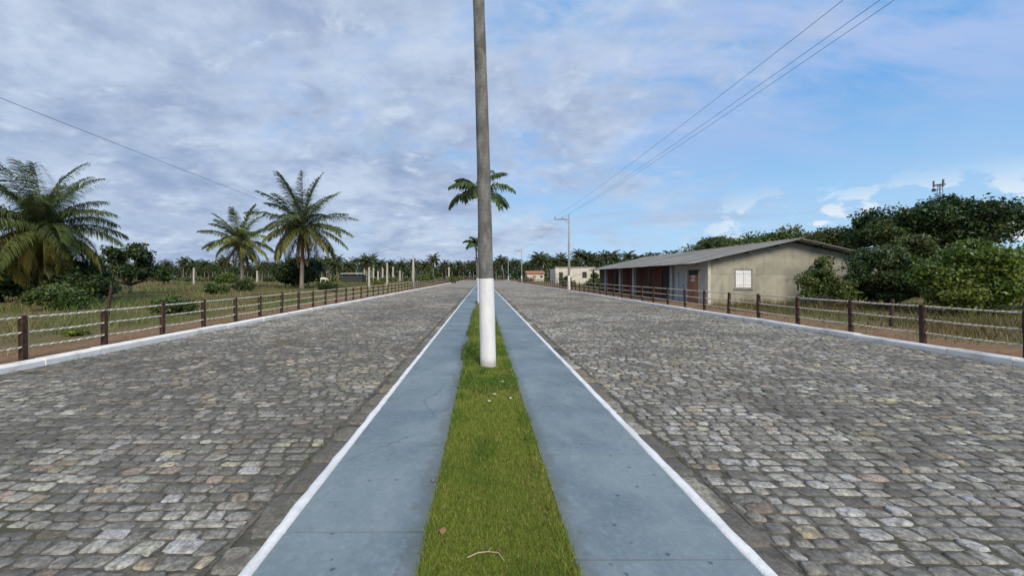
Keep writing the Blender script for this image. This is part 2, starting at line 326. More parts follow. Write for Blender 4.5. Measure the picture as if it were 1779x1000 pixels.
M["petal"] = mottled("white_petal", (0.50, 0.48, 0.42), (0.62, 0.60, 0.54), 30, 0.7)
M["pebble"] = mottled("pebble", (0.10, 0.10, 0.10), (0.35, 0.34, 0.32), 20, 0.8)
M["dry_leaf"] = mottled("dry_leaf", (0.20, 0.12, 0.06), (0.28, 0.17, 0.09), 20, 0.8)
M["lattice"] = mottled("grey_lattice_steel", (0.13, 0.14, 0.16), (0.18, 0.19, 0.21), 3, 0.7)
# open ground
m, t, b = mat("open_ground", 0.97, 0.08); M["ground"] = m
v = gcoord(t); sp = nd(t, "ShaderNodeSeparateXYZ"); lk(t, v, sp.inputs[0])
nA = noise(t, v, 0.22, 7, 0.62, 0.4); nB = noise(t, v, 1.3, 7, 0.65); nC = noise(t, v, 7, 6, 0.7)
c = mix_c(t, ramp(t, nB, 0.32, 0.68), (0.085, 0.098, 0.034), (0.155, 0.140, 0.062))
c = mix_c(t, ramp(t, nA, 0.44, 0.64), c, (0.185, 0.14, 0.078))
dl = math_n(t, "ABSOLUTE", math_n(t, "SUBTRACT", sp.outputs[0], 0.87))      # distance from the avenue axis
soil = math_n(t, "SUBTRACT", 1.0, ramp(t, math_n(t, "ADD", dl, math_n(t, "MULTIPLY", noise(t, v, 0.6, 5, 0.6), -3.2)), 8.1, 10.2))
c = mix_c(t, soil, c, mix_c(t, ramp(t, nC, 0.3, 0.7), (0.185, 0.108, 0.066), (0.29, 0.19, 0.12)))
c = mix_c(t, math_n(t, "MULTIPLY", ramp(t, nC, 0.5, 0.75), 0.3), c, (0.26, 0.22, 0.13))
lk(t, c, b.inputs["Base Color"]); bump(t, b, math_n(t, "ADD", nB, nC), 0.8, 0.08)

# ------------------------------------------------------------------ mesh helpers
def np_mesh(name, verts, groups, col=None, smooth=False):
    """groups: list of (k, n) int arrays of faces; col: per-vertex rgb."""
    me = bpy.data.meshes.new(name)
    verts = np.asarray(verts, np.float32).reshape(-1, 3)
    groups = [np.asarray(g, np.int32) for g in groups if len(g)]
    nl = sum(g.size for g in groups); nf = sum(len(g) for g in groups)
    me.vertices.add(len(verts)); me.vertices.foreach_set("co", verts.ravel())
    me.loops.add(nl); me.polygons.add(nf)
    me.loops.foreach_set("vertex_index", np.concatenate([g.ravel() for g in groups]))
    tot = np.concatenate([np.full(len(g), g.shape[1], np.int32) for g in groups])
    start = np.concatenate([[0], np.cumsum(tot)[:-1]]).astype(np.int32)
    me.polygons.foreach_set("loop_start", start)
    if smooth: me.polygons.foreach_set("use_smooth", np.ones(nf, bool))
    if col is not None:
        a = me.color_attributes.new("Col", "FLOAT_COLOR", "POINT")
        c4 = np.ones((len(verts), 4), np.float32); c4[:, :3] = col
        a.data.foreach_set("color", c4.ravel())
    me.update(calc_edges=True); me.validate()
    return me
def ob(name, me, material, parent=None, loc=None):
    o = bpy.data.objects.new(name, me)
    if me is not None and material is not None:
        for mm in (material if isinstance(material, (list, tuple)) else [material]):
            if mm.name not in [x.name for x in me.materials if x]: me.materials.append(mm)
    COL.objects.link(o)
    if parent is not None: o.parent = parent
    if loc is not None: o.location = loc
    return o
def tag(o, label=None, cat=None, group=None, kind=None):
    if label: o["label"] = label
    if cat: o["category"] = cat
    if group: o["group"] = group
    if kind: o["kind"] = kind
    return o
def thing(name, loc, label, cat, group=None, rz=0.0):
    o = bpy.data.objects.new(name, None); o.empty_display_size = 0.2
    COL.objects.link(o); o.location = loc; o.rotation_euler = (0, 0, rz)
    return tag(o, label, cat, group)
def dup(src, loc, rz=0.0, sc=1.0, label=None):
    r = src.copy(); COL.objects.link(r); r.location = loc; r.rotation_euler = (0, 0, rz); r.scale = (sc, sc, sc)
    if label: r["label"] = label
    for ch in list(src.children):
        c = ch.copy(); COL.objects.link(c); c.parent = r
        for g in list(ch.children):
            d = g.copy(); COL.objects.link(d); d.parent = c
    return r
class MB:
    """collects simple solids as one mesh"""
    def __init__(s): s.v = []; s.f = []; s.mi = []
    def add(s, vs, fs, mi=0):
        o = len(s.v); s.v += [tuple(x) for x in vs]; s.f += [tuple(i + o for i in f) for f in fs]; s.mi += [mi] * len(fs)
    def box(s, x0, x1, y0, y1, z0, z1, mi=0):
        s.add([(x0, y0, z0), (x1, y0, z0), (x1, y1, z0), (x0, y1, z0), (x0, y0, z1), (x1, y0, z1), (x1, y1, z1), (x0, y1, z1)],
              [(0, 3, 2, 1), (4, 5, 6, 7), (0, 1, 5, 4), (1, 2, 6, 5), (2, 3, 7, 6), (3, 0, 4, 7)], mi)
    def tube(s, pts, radii, n=8, mi=0, cap=True):
        pts = [np.array(p, float) for p in pts]; vs = []; fs = []
        up0 = np.array((0.31, 0.17, 0.93))
        for i, p in enumerate(pts):
            d = pts[min(i + 1, len(pts) - 1)] - pts[max(i - 1, 0)]; d = d / (np.linalg.norm(d) + 1e-9)
            u = np.cross(d, up0 if abs(d @ up0) < 0.95 else np.array((1., 0, 0))); u /= np.linalg.norm(u); w = np.cross(d, u)
            for k in range(n):
                a = tau * k / n; vs.append(p + radii[i] * (cos(a) * u + sin(a) * w))
        for i in range(len(pts) - 1):
            for k in range(n):
                k2 = (k + 1) % n; fs.append((i * n + k, i * n + k2, (i + 1) * n + k2, (i + 1) * n + k))
        if cap:
            fs.append(tuple(reversed(range(n)))); fs.append(tuple(range((len(pts) - 1) * n, len(pts) * n)))
        s.add(vs, fs, mi)
    def prism(s, poly, y0, y1, mi=0):
        n = len(poly)
        vs = [(x, y0, z) for x, z in poly] + [(x, y1, z) for x, z in poly]
        fs = [tuple(range(n)), tuple(reversed(range(n, 2 * n)))]
        for i in range(n):
            j = (i + 1) % n; fs.append((i, i + n, j + n, j))
        s.add(vs, fs, mi)
    def build(s, name, material, parent=None, loc=None, smooth=False, bevel=0.0):
        me = bpy.data.meshes.new(name); me.from_pydata(s.v, [], s.f)
        for mm in (material if isinstance(material, (list, tuple)) else [material]): me.materials.append(mm)
        me.polygons.foreach_set("material_index", s.mi)
        if smooth: me.polygons.foreach_set("use_smooth", [True] * len(s.f))
        me.update(); me.validate()
        o = bpy.data.objects.new(name, me); COL.objects.link(o)
        if parent is not None: o.parent = parent
        if loc is not None: o.location = loc
        if bevel:
            b = o.modifiers.new("bevel", "BEVEL"); b.width = bevel; b.segments = 2; b.limit_method = "ANGLE"
        return o
def vnoise(x, y, seed=0, scale=1.0):
    """smooth value noise on arrays, 0..1"""
    x = np.asarray(x, float) * scale; y = np.asarray(y, float) * scale
    xi = np.floor(x).astype(int); yi = np.floor(y).astype(int); fx = x - xi; fy = y - yi
    fx = fx * fx * (3 - 2 * fx); fy = fy * fy * (3 - 2 * fy)
    def h(a, b):
        n = (a * 374761393 + b * 668265263 + seed * 1442695041) & 0xFFFFFFFF
        n = ((n ^ (n >> 13)) * 1274126177) & 0xFFFFFFFF
        return ((n ^ (n >> 16)) & 0xFFFF) / 65535.0
    return (h(xi, yi) * (1 - fx) + h(xi + 1, yi) * fx) * (1 - fy) + (h(xi, yi + 1) * (1 - fx) + h(xi + 1, yi + 1) * fx) * fy

# ------------------------------------------------------------------ layout of the avenue (metres)
KL, KR = -7.93, 9.62           # faces of the outer kerbs
ML, MR = -1.222, 1.465           # outer edges of the raised median
GL, GR = -0.325, 0.485           # grass strip
MZ = 0.12                      # top of the median
END = 172.0
def gz(x, y):                  # height of the open ground
    x = np.asarray(x, float); y = np.asarray(y, float)
    d = np.maximum(np.abs(x - 0.87) - 9.0, 0)
    z = 0.085 + 0.22 * np.clip((y - 12) / 60, 0, 1) + 0.05 * (vnoise(x, y, 3, 0.35) - 0.5) * np.clip(d / 2, 0, 1) + 0.22 * (vnoise(x, y, 5, 0.08) - 0.5) * np.clip(d / 12, 0, 1)
    return z
def G(x, y): return float(gz(x, y))

# ground sheet
xs = np.unique(np.concatenate([np.linspace(-60, -8.2, 120), [-8.1, -8.0, 9.7, 9.8], np.linspace(9.95, 60, 120), -np.geomspace(60, 2500, 20), np.geomspace(60, 2500, 20)]))
ys = np.unique(np.concatenate([[-300, -60, -20], np.linspace(-10, 80, 170), np.linspace(80, 180, 60), np.geomspace(180, 4000, 24)]))
X, Y = np.meshgrid(xs, ys)
Z = gz(X, Y)
inside = (X > -8.12) & (X < 9.82) & (Y < END)
Z = np.where(inside, -0.09, Z)
nx, ny = len(xs), len(ys)
idx = np.arange(nx * ny).reshape(ny, nx)
q = np.stack([idx[:-1, :-1], idx[:-1, 1:], idx[1:, 1:], idx[1:, :-1]], -1).reshape(-1, 4)
g = ob("ground", np_mesh("ground", np.stack([X, Y, Z], -1), [q], smooth=True), M["ground"]); tag(g, kind="structure")

# cobbled carriageways: every stone is modelled up to DETAIL metres
DETAIL = 62.0
def stones(x0, x1, seed, lengthwise=None):
    r = np.random.default_rng(seed)
    R = []; y = 0.6; row = 0
    while y < DETAIL:
        d = r.uniform(0.095, 0.148)
        x = x0 - r.uniform(0, 0.12)
        while x < x1:
            w = r.uniform(0.11, 0.235)
            a, b_ = max(x, x0), min(x + w, x1)
            if b_ - a > 0.05: R.append((a, b_, y, y + d))
            x += w
        y += d; row += 1
    return np.array(R)
def stone_mesh(name, R, seed, zb=0.0, palette=None, wav=0.05, gap=0.0075, N=12):
    r = np.random.default_rng(seed); n = len(R)
    cx = (R[:, 0] + R[:, 1]) / 2; cy = (R[:, 2] + R[:, 3]) / 2
    hx = (R[:, 1] - R[:, 0]) / 2 - gap * r.uniform(0.4, 1.7, n); hy = (R[:, 3] - R[:, 2]) / 2 - gap * r.uniform(0.4, 1.9, n)
    hx = np.maximum(hx, 0.015); hy = np.maximum(hy, 0.015)
    cy = cy + wav * ((vnoise(cx, cy, seed, 0.7) - 0.5) * 2 + (vnoise(cx, cy, seed + 1, 2.2) - 0.5) * 0.7) + r.normal(0, 0.006, n)
    ang = tau * (np.arange(N) + 0.5) / N
    p = r.uniform(0.26, 0.55, (n, 1))
    ux = np.sign(np.cos(ang)) * np.abs(np.cos(ang)) ** p; uy = np.sign(np.sin(ang)) * np.abs(np.sin(ang)) ** p
    jit = r.uniform(0.87, 1.07, (n, N))
    skew = r.uniform(-0.28, 0.28, (n, 1))
    bx = hx[:, None] * ux * jit + skew * hy[:, None] * uy; by = hy[:, None] * uy * jit
    h = np.maximum(0.002 + r.normal(0, 0.0042, n), -0.003); tx = r.normal(0, 0.035, n); ty = r.normal(0, 0.035, n)
    rings = []
    for sc, dz in ((1.0, -0.026), (0.975, -0.007), (0.87, -0.001), (0.5, 0.001)):
        px = bx * sc; py = by * sc
        pz = (h + dz)[:, None] + px * tx[:, None] + py * ty[:, None] + r.normal(0, 0.0018, (n, N)) * (dz > -0.03)
        rings.append(np.stack([cx[:, None] + px, cy[:, None] + py, zb + pz], -1))
    ctr = np.stack([cx, cy, zb + h + 0.003 + r.normal(0, 0.002, n)], -1)[:, None]
    V = np.concatenate(rings + [ctr], 1); K = 4 * N + 1
    f4 = []; f3 = []
    for ring in range(3):
        for k in range(N):
            k2 = (k + 1) % N; f4.append((ring * N + k, ring * N + k2, (ring + 1) * N + k2, (ring + 1) * N + k))
    for k in range(N): f3.append((3 * N + k, 3 * N + (k + 1) % N, 4 * N))
    base = (np.arange(n) * K)[:, None, None]
    q4 = (base + np.array(f4)[None]).reshape(-1, 4); q3 = (base + np.array(f3)[None]).reshape(-1, 3)
    # stone colours
    tone = np.exp(r.normal(0, 0.33, n)) * (0.70 + 0.75 * vnoise(cx, cy, seed + 9, 0.45))
    c = np.stack([0.215 * tone, 0.208 * tone, 0.190 * tone], -1)
    warm = r.random(n) < (0.05 + 0.20 * (vnoise(cx, cy, seed + 2, 0.8) > 0.62)); c[warm] *= np.array((1.45, 1.28, 1.02))
    red = r.random(n) < 0.02; c[red] *= np.array((1.15, 0.95, 0.86))
    grn = r.random(n) < 0.05; c[grn] *= np.array((0.94, 1.0, 0.93))
    if palette is not None: c *= palette
    c = np.clip(c, 0.05, 0.40)
    Cc = np.repeat(c[:, None, :], K, 1).reshape(-1, 3)
    return np_mesh(name, V.reshape(-1, 3), [q4, q3], Cc, smooth=True)
GUT = 0.30
for (x0, x1, sd) in ((KL + 0.0, ML - GUT, 11), (MR + GUT, KR, 23)):
    R = stones(x0, x1, sd)
    rd = ob("cobblestone_road", stone_mesh("cobblestone_road", R, sd), M["cobble"]); tag(rd, kind="structure")
    bx_ = np.arange(x0 - 0.02, x1 + 0.06, 0.05); by_ = np.unique(np.concatenate([np.arange(0, 14, 0.045), np.arange(14, DETAIL + 0.3, 0.14)]))
    BXX, BYY = np.meshgrid(bx_, by_)
    bz = -0.0135 + 0.0115 * (vnoise(BXX, BYY, sd + 1, 0.8) * 0.45 + vnoise(BXX, BYY, sd + 2, 3.1) * 0.35 + vnoise(BXX, BYY, sd + 3, 9.0) * 0.35)
    ii = np.arange(BXX.size).reshape(BXX.shape)
    bq = np.stack([ii[:-1, :-1], ii[:-1, 1:], ii[1:, 1:], ii[1:, :-1]], -1).reshape(-1, 4)
    tag(ob("road_bed", np_mesh("road_bed", np.stack([BXX, BYY, bz], -1), [bq], smooth=True), M["joint"]), kind="structure")
    fr = MB(); fr.box(x0, x1, DETAIL, END, -0.08, 0.004)
    tag(fr.build("far_road", M["far_cobble"]), kind="structure")
# gutters: a row of long blocks beside the median
for (x0, x1, sd) in ((ML - GUT, ML, 31), (MR, MR + GUT, 37)):
    r = np.random.default_rng(sd); Rg = []; y = 0.6
    while y < DETAIL:
        L = r.uniform(0.28, 0.55)
        wv_ = r.uniform(-0.025, 0.025); Rg.append((x0 + (0.02 + wv_ if sd == 31 else 0), x1 - (0.02 + wv_ if sd == 37 else 0), y, y + L)); y += L
    gt = ob("gutter", stone_mesh("gutter", np.array(Rg), sd, -0.002, np.array((0.80, 0.78, 0.72)), 0.0, 0.007, 16), M["cobble"]); tag(gt, kind="structure")
    b2 = MB(); b2.box(x0, x1, 0.0, DETAIL, -0.08, -0.012); b2.box(x0, x1, DETAIL, END, -0.08, -0.003)
    tag(b2.build("gutter_bed", M["gutter"]), kind="structure")

# raised median: blue slabs, white kerb lines, soil under the grass
for (x0, x1, off, sd) in ((ML + 0.075, GL, 0.35, 1), (GR, MR - 0.075, 0.13, 2)):
    mb = MB(); r = random.Random(sd); y = -0.5 + off
    while y < END:
        e = min(y + 1.2, END); j = r.uniform(-0.003, 0.003); sk = r.uniform(-0.008, 0.008)
        z = MZ + r.uniform(-0.003, 0.003)
        mb.add([(x0, y, -0.05), (x1, y + sk, -0.05), (x1, e - 0.014 + sk, -0.05), (x0, e - 0.014, -0.05), (x0, y, z), (x1, y + sk, z), (x1, e - 0.014 + sk, z + j), (x0, e - 0.014, z + j)],
               [(0, 3, 2, 1), (4, 5, 6, 7), (0, 1, 5, 4), (1, 2, 6, 5), (2, 3, 7, 6), (3, 0, 4, 7)])
        y += 1.2
    tag(mb.build("median_walkway", M["blue"]), kind="structure")
    jb = MB(); jb.box(x0, x1, 0, END, -0.06, MZ - 0.03)
    tag(jb.build("walkway_bed", M["joint"]), kind="structure")
for (xa, xb, sd, seg, top) in ((ML, ML + 0.073, 5, 0.5, MZ + 0.004), (MR - 0.073, MR, 6, 0.5, MZ + 0.004)):
    r = np.random.default_rng(sd)
    yy = np.concatenate([np.arange(-0.5, 25, 0.06), np.arange(25, END, 0.5)]); n = len(yy)
    w1 = xa + 0.010 * (vnoise(yy, yy * 0, sd, 4.0) - 0.5) + 0.010 * (vnoise(yy, yy * 0, sd + 4, 12.0) - 0.5)
    w2 = xb + 0.010 * (vnoise(yy, yy * 0, sd + 8, 4.0) - 0.5) + 0.008 * (vnoise(yy, yy * 0, sd + 5, 12.0) - 0.5)
    zt = top + 0.004 * (vnoise(yy, yy * 0, sd + 3, 2.0) - 0.5)
    V = np.stack([np.stack([w1, yy, np.full(n, -0.04)], -1), np.stack([w1, yy, zt - 0.012], -1), np.stack([w1 + 0.01, yy, zt], -1),
                  np.stack([w2 - 0.004, yy, zt], -1), np.stack([w2, yy, np.full(n, -0.04)], -1)], 1)
    i = np.arange(n - 1)[:, None]; k = np.arange(4)[None]
    q = np.stack([i * 5 + k, i * 5 + k + 1, (i + 1) * 5 + k + 1, (i + 1) * 5 + k], -1).reshape(-1, 4)
    tag(ob("white_edge_line", np_mesh("white_edge_line", V, [q], smooth=False), M["white_line"]), kind="structure")
sb = MB(); sb.box(GL, GR, 0, END, -0.05, MZ - 0.025)
tag(sb.build("median_soil", M["joint"]), kind="structure")
# outer kerbs: white painted kerb stones one metre long
for (xf, sgn, sd) in ((KL, -1, 3), (KR, 1, 4)):
    mb = MB(); r = random.Random(sd); y = -6.0
    while y < END:
        L = 1.0; j = r.uniform(-0.012, 0.012); zt = 0.13 + r.uniform(-0.010, 0.010); w = 0.21
        a, b_ = xf + j, xf + j + sgn * w
        x0, x1 = min(a, b_), max(a, b_)
        # chamfered top edge on the road side
        f = 0.03
        poly = [(xf + j, -0.08), (xf + j, zt - f), (xf + j + sgn * f, zt), (b_, zt), (b_, -0.08)]
        if sgn < 0: poly = poly[::-1]
        mb.prism(poly, y + 0.004, y + L - 0.004)
        y += L
    tag(mb.build("kerb", M["white_kerb"]), kind="structure")

# ------------------------------------------------------------------ grass
def blades(x, y, z, h, w, col, lean=0.5, seed=0):
    r = np.random.default_rng(seed); n = len(x)
    a = r.uniform(0, tau, n); la = r.uniform(0, tau, n); ll = h * lean * r.uniform(0.2, 1.2, n)
    dx = np.cos(a) * w / 2; dy = np.sin(a) * w / 2
    ox = np.cos(la) * ll; oy = np.sin(la) * ll
    V = np.stack([np.stack([x - dx, y - dy, z - 0.01], -1), np.stack([x + dx, y + dy, z - 0.01], -1),
                  np.stack([x + dx * .8 + ox * .4, y + dy * .8 + oy * .4, z + h * .6], -1), np.stack([x - dx * .8 + ox * .4, y - dy * .8 + oy * .4, z + h * .6], -1),
                  np.stack([x + ox, y + oy, z + h], -1)], 1)
    b0 = (np.arange(n) * 5)[:, None]
    return V.reshape(-1, 3), b0 + np.array([[0, 1, 2, 3]]), b0 + np.array([[3, 2, 4]]), np.repeat(col, 5, 0)
def grass_obj(name, x, y, z, h, w, col, lean, seed):
    V, q4, q3, c = blades(x, y, z, h, w, col, lean, seed)
    return tag(ob(name, np_mesh(name, V, [q4, q3], c), M["grass"]), kind="stuff")
def strip_y(n, y0, y1, r, p=1.0):      # denser near the camera
    u = r.random(n); return 1.0 / ((1 - u) / y0 + u / y1) if p == 1 else y0 * (y1 / y0) ** u
r = np.random.default_rng(41)
n = 210000
y = strip_y(n, 1.2, 90, r); x = r.uniform(GL + 0.012, GR - 0.012, n)
edge = np.minimum(x - GL, GR - x)
x = x + np.where(edge < 0.06, r.normal(0, 0.014, n), 0)
pn = vnoise(x, y, 1, 1.3) * 0.6 + vnoise(x, y, 2, 4.0) * 0.4
green = np.clip((pn - 0.45) * 5.5 + (edge < 0.10) * 0.35, 0, 1)[:, None]
dry = (r.random(n) < 0.16 + 0.16 * (vnoise(x, y, 6, 2.0) > 0.6))[:, None]
c = (1 - green) * np.array((0.188, 0.250, 0.044)) + green * np.array((0.080, 0.170, 0.026))
c = np.where(dry, np.array((0.34, 0.29, 0.11)), c) * np.exp(r.normal(0, 0.25, n))[:, None]
hgt = (0.028 + 0.030 * green[:, 0] + 0.02 * (edge < 0.08)) * r.uniform(0.6, 1.4, n)
wid = 0.0034 * np.maximum(1, y / 3.0) * r.uniform(0.7, 1.3, n)
grass_obj("median_grass", x, y, np.full(n, MZ - 0.022), hgt * 0.6 + 0.016, wid, c, 0.85, 42)
# taller tufts spilling over the left edge towards the second palm
n = 2600; y = r.uniform(6.5, 22, n); x = GL + r.normal(-0.015, 0.03, n); keep = vnoise(x * 0, y, 8, 1.1) > 0.45; x, y = x[keep], y[keep]; n = len(x)
grass_obj("edge_grass", x, y, np.full(n, MZ), r.uniform(0.05, 0.15, n), np.full(n, 0.012), np.where(r.random((n, 1)) < 0.2, np.array((0.35, 0.33, 0.18)), np.array((0.08, 0.15, 0.03))), 0.6, 43)
for (xw, sd, n, hh) in ((KL + 0.05, 91, 1500, 0.035), (KR - 0.05, 92, 1500, 0.035), (ML - GUT, 93, 1300, 0.022), (MR + GUT, 94, 1300, 0.022)):
    r = np.random.default_rng(sd); y = 2.0 * (45 / 2.0) ** r.random(n); x = xw + r.normal(0, 0.025, n)
    keep = vnoise(y, y * 0, sd, 1.7) > 0.66; x, y = x[keep], y[keep]; n = len(x)
    c = np.where(r.random((n, 1)) < 0.4, np.array((0.20, 0.17, 0.08)), np.array((0.085, 0.125, 0.035)))
    grass_obj("joint_weeds", x, y, np.full(n, -0.004), hh * r.uniform(0.5, 1.6, n), 0.004 * np.maximum(1, y / 5), c, 0.9, sd)
# rough grass of the fields
for (nm, sgn, xa, n, sd) in (("field_grass", -1, 8.75, 80000, 51), ("field_grass", 1, 10.2, 60000, 52)):
    r = np.random.default_rng(sd)
    y = 4.5 * (90 / 4.5) ** r.random(n) if sgn < 0 else 5.0 * (60 / 5.0) ** r.random(n)
    d = (70.0 if sgn < 0 else 30.0)
    x = sgn * (xa + d * r.random(n) ** 1.8)
    nn = vnoise(x, y, sd, 0.5) * 0.6 + vnoise(x, y, sd + 1, 1.6) * 0.4
    near = np.clip((np.abs(x) - xa) / 2.2, 0, 1)
    keep = r.random(n) < np.clip((nn - 0.30) * 3.0, 0.03, 1) * (0.12 + 0.88 * near)
    if sgn > 0: keep &= ~((x > 11.0) & (x < 23) & (y > 20.4) & (y < 42))
    x, y, nn = x[keep], y[keep], nn[keep]; n = len(x)
    gr = np.clip((vnoise(x, y, sd + 3, 0.22) * 0.6 + vnoise(x, y, sd + 4, 0.7) * 0.4 - 0.40) * 5, 0, 1)[:, None]
    br = np.clip((vnoise(x, y, sd + 6, 0.13) - 0.50) * 5, 0, 1)[:, None]
    if sgn > 0: gr = gr * 0.22
    straw = np.array((0.215, 0.185, 0.085)) if sgn < 0 else np.array((0.150, 0.118, 0.060))
    c = (1 - gr) * ((1 - br) * straw + br * np.array((0.145, 0.100, 0.058))) + gr * np.array((0.080, 0.130, 0.032))
    c = c * np.exp(r.normal(0, 0.30, n))[:, None]
    h = r.uniform(0.06, 0.30, n) * np.where(nn > 0.6, 1.7, 1.0) * np.clip((np.abs(x) - xa) / 3 + 0.35, 0.35, 1)
    grass_obj(nm, x, y, gz(x, y), h, 0.010 * np.maximum(1, np.hypot(x, y) / 11), c, 0.7, sd + 5)

# ------------------------------------------------------------------ fences
def rope_mesh(x, y0, y1, posts, z0, sag, seed):
    """two strands twisted round each other, tied at every post"""
    r = random.Random(seed); pitch = 0.17; step = 0.028
    ys = np.arange(y0, y1, step)
    pi_ = np.searchsorted(posts, ys).clip(1, len(posts) - 1)
    a = np.array(posts)[pi_ - 1]; b_ = np.array(posts)[pi_]; tt = np.clip((ys - a) / (b_ - a), 0, 1)
    rs = np.random.default_rng(seed).uniform(0.5, 1.5, len(posts))
    zc = np.interp(ys, posts, z0) - sag * rs[pi_] * 4 * tt * (1 - tt)
    V = []; Q = []; MI = []
    N = 6; n = len(ys); off = 0
    for s_ in (0, 1):
        ph = tau * ys / pitch + pi * s_
        ox = x + 0.009 * np.cos(ph); oz = zc + 0.009 * np.sin(ph)
        an = tau * np.arange(N) / N; rr = 0.0145
        v = np.stack([ox[:, None] + rr * np.cos(an), np.repeat(ys[:, None], N, 1), oz[:, None] + rr * np.sin(an)], -1).reshape(-1, 3)
        i = np.arange(n - 1)[:, None]; k = np.arange(N)[None]
        q = np.stack([i * N + k, (i + 1) * N + k, (i + 1) * N + (k + 1) % N, i * N + (k + 1) % N], -1).reshape(-1, 4) + off
        V.append(v); Q.append(q); MI.append(np.full(len(q), s_, np.int32)); off += len(v)
    me = np_mesh("rope", np.concatenate(V), [np.concatenate(Q)], smooth=True)
    me.materials.append(M["rope_light"]); me.materials.append(M["rope_dark"])
    me.polygons.foreach_set("material_index", np.concatenate(MI)); me.update()
    return me
def fence(x, y_first, spacing, count, height, label, seed):
    f = thing("rope_fence", (0, 0, 0), label, "fence")
    r = random.Random(seed); posts = [y_first + i * spacing for i in range(count)]
    w = 0.044; variants = []
    for vi in range(4):
        mb = MB(); lx, ly = r.uniform(-0.02, 0.02), r.uniform(-0.025, 0.025); hh = height + r.uniform(-0.03, 0.03)
        rings = [(-0.25, 1.0), (0.02, 1.0), (hh * 0.35, 0.96), (hh * 0.7, 1.0), (hh - 0.02, 0.96), (hh, 0.82)]
        vs = []; fs = []
        for (z, s_) in rings:
            for (ax, ay) in ((-w, -w), (w, -w), (w, w), (-w, w)):
                vs.append((ax * s_ * r.uniform(0.94, 1.06) + lx * z, ay * s_ * r.uniform(0.94, 1.06) + ly * z, z))
        for i in range(len(rings) - 1):
            for k in range(4): fs.append((i * 4 + k, i * 4 + (k + 1) % 4, i * 4 + 4 + (k + 1) % 4, i * 4 + 4 + k))
        fs.append((len(vs) - 4, len(vs) - 3, len(vs) - 2, len(vs) - 1)); mb.add(vs, fs); variants.append(mb)
    pro = []
    for i, yp in enumerate(posts):
        vi = i % 4
        if i < 4:
            o = variants[vi].build("post", M["post"], f, bevel=0.006); pro.append(o)
        else:
            o = pro[vi].copy(); COL.objects.link(o); o.parent = f
        o.location = (x + r.uniform(-0.02, 0.02), yp + r.uniform(-0.04, 0.04), G(x, yp)); o.rotation_euler = (0, 0, r.choice((0, pi / 2, pi)))
    gzs = [G(x, yp) for yp in posts]
    for k, fr_ in enumerate((0.955, 0.62, 0.295)):
        me = rope_mesh(x, posts[0] - 0.0, posts[-1], posts, [z_ + height * fr_ for z_ in gzs], 0.007 + 0.004 * k, seed * 10 + k)
        ob("rope", me, None, f)
    return f
fence(-8.36, 2.55, 1.5, 64, 0.82, "dark timber post fence with three pale ropes along the left kerb", 3)
fence(9.92, 1.9, 1.7, 64, 0.90, "dark timber post fence with three pale ropes along the right kerb by the house", 4)
# old leaning posts of other fences
for (x, y, h, tx, ty, lab) in ((-14.2, 14.6, 1.15, 0.05, 0.12, "old brown leaning stake in the grass beside the dark bushes on the left"),
                               (12.3, 11.6, 0.82, 0.10, 0.06, "short brown leaning stake just behind the right rope fence")):
    mb = MB(); mb.tube([(0, 0, -0.2), (tx * .4, ty * .4, h * .45), (tx, ty, h)], [0.06, 0.052, 0.045], 8)
    o = mb.build("wooden_stake", M["post"], None, (x, y, G(x, y))); tag(o, lab, "stake", "old stakes behind the fences")

